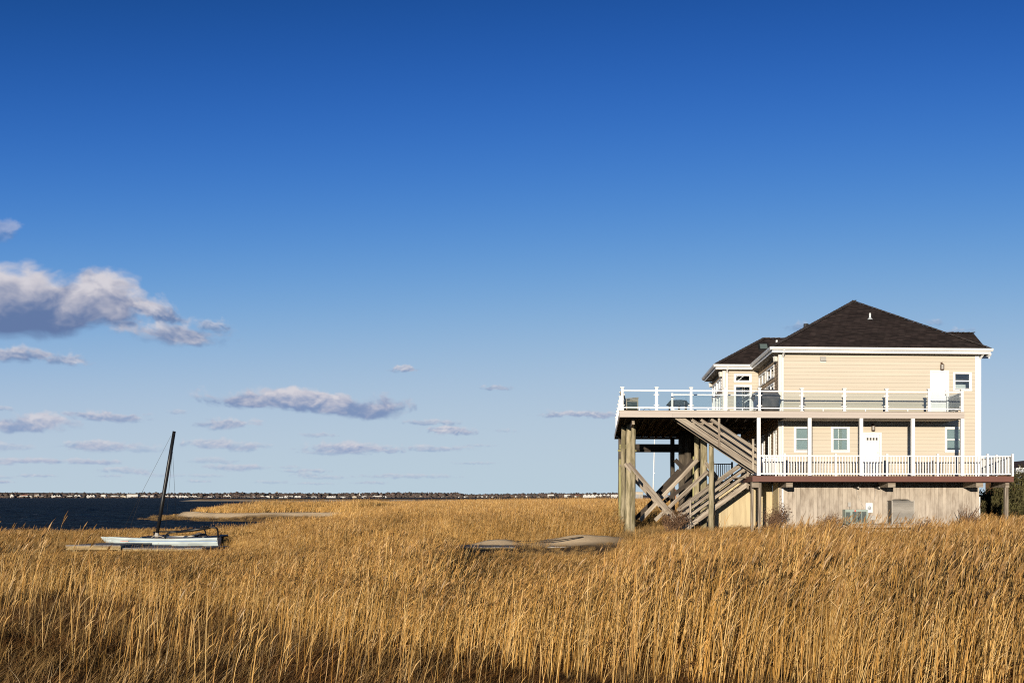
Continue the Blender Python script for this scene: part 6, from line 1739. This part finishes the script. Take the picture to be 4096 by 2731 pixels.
# neighbour at the right edge
Yn = 92.0
nb = Thing('neighbour_house', 'grey and orange house with chimney pipe at the right edge behind the shrubs', 'house', (PX(4130, Yn), Yn, .3))
zz = lambda py: EYE + (CY - py) / F * Yn
nb.part('wall', MB().box(PX(4056, Yn), PX(4300, Yn), Yn, Yn + 8, .2, zz(1888)), mat('orange_cedar', (.42, .20, .07), .8, .2, var=.2, nscale=2))
nb.part('roof', MB().prism([(PX(4050, Yn), zz(1888)), (PX(4160, Yn), zz(1835)), (PX(4310, Yn), zz(1888))], 1, Yn - .4, Yn + 8.4), mat('brown_roof', (.12, .075, .06), .85, .15, var=.2, nscale=2))
M_NGREY = mat('grey_clapboard', (.46, .48, .50), .8, .2, var=.08, nscale=1.5)
cz0, cz1 = 1.0, zz(1873); a0, a1 = PX(4066, Yn - 1.6), PX(4099, Yn - 1.6)
chs = nb.part('chimney_chase', MB().box(a0, a1, Yn - 1.6, Yn - .01, cz0, cz1), M_NGREY)
for k in range(14): nb.part('board', MB().box(a0 + .09, a1 - .09, Yn - 1.625, Yn - 1.602, cz1 - .12 - k * .15, cz1 - .01 - k * .15 - .012), M_NGREY, chs)
nb.part('trim', MB().box(a0 - .02, a0 + .08, Yn - 1.63, Yn - 1.6, cz0, cz1 - .0).box(a1 - .08, a1 + .02, Yn - 1.63, Yn - 1.6, cz0, cz1).box(a0 + .08, a1 - .08, Yn - 1.63, Yn - 1.6, cz1 - .08, cz1 + .02), M_WHITE)
px_c = PX(4079, Yn - .8)
pp2 = nb.part('flue', MB().tube([(px_c, Yn - .8, cz1), (px_c, Yn - .8, zz(1862))], .055, 10), M_GREYBOX)
nb.part('flue_cap', MB().tube([(px_c, Yn - .8, zz(1863)), (px_c, Yn - .8, zz(1859))], .075, 10), M_DARKMETAL, pp2)
w0, w1 = PX(4074, Yn - 2.4), PX(4140, Yn - 2.4)
pr = nb.part('porch', MB().box(w0, w1, Yn - 2.4, Yn - 1.7, .3, zz(1905)), M_NGREY)
nb.part('porch_roof', MB().prism([(w0 - .2, zz(1907)), ((w0 + w1) / 2, zz(1895)), (w1 + .2, zz(1907)), (w1 + .2, zz(1904) ), ((w0 + w1) / 2, zz(1892)), (w0 - .2, zz(1904))], 1, Yn - 2.6, Yn - 1.62), M_FARROOF)
nb.part('window', MB().box(w0 + .25, w0 + .75, Yn - 2.44, Yn - 2.402, zz(1921), zz(1909)), M_FARGLASS)
nb.part('window_trim', MB().box(w0 + .17, w0 + .25, Yn - 2.45, Yn - 2.402, zz(1922), zz(1908)).box(w0 + .75, w0 + .83, Yn - 2.45, Yn - 2.402, zz(1922), zz(1908)).box(w0 + .25, w0 + .75, Yn - 2.45, Yn - 2.402, zz(1909), zz(1907.5)), M_WHITE)
nb.part('cedar_window', MB().box(PX(4058, Yn), PX(4064.5, Yn), Yn - .03, Yn - .002, zz(1905), zz(1894)), M_FARGLASS)
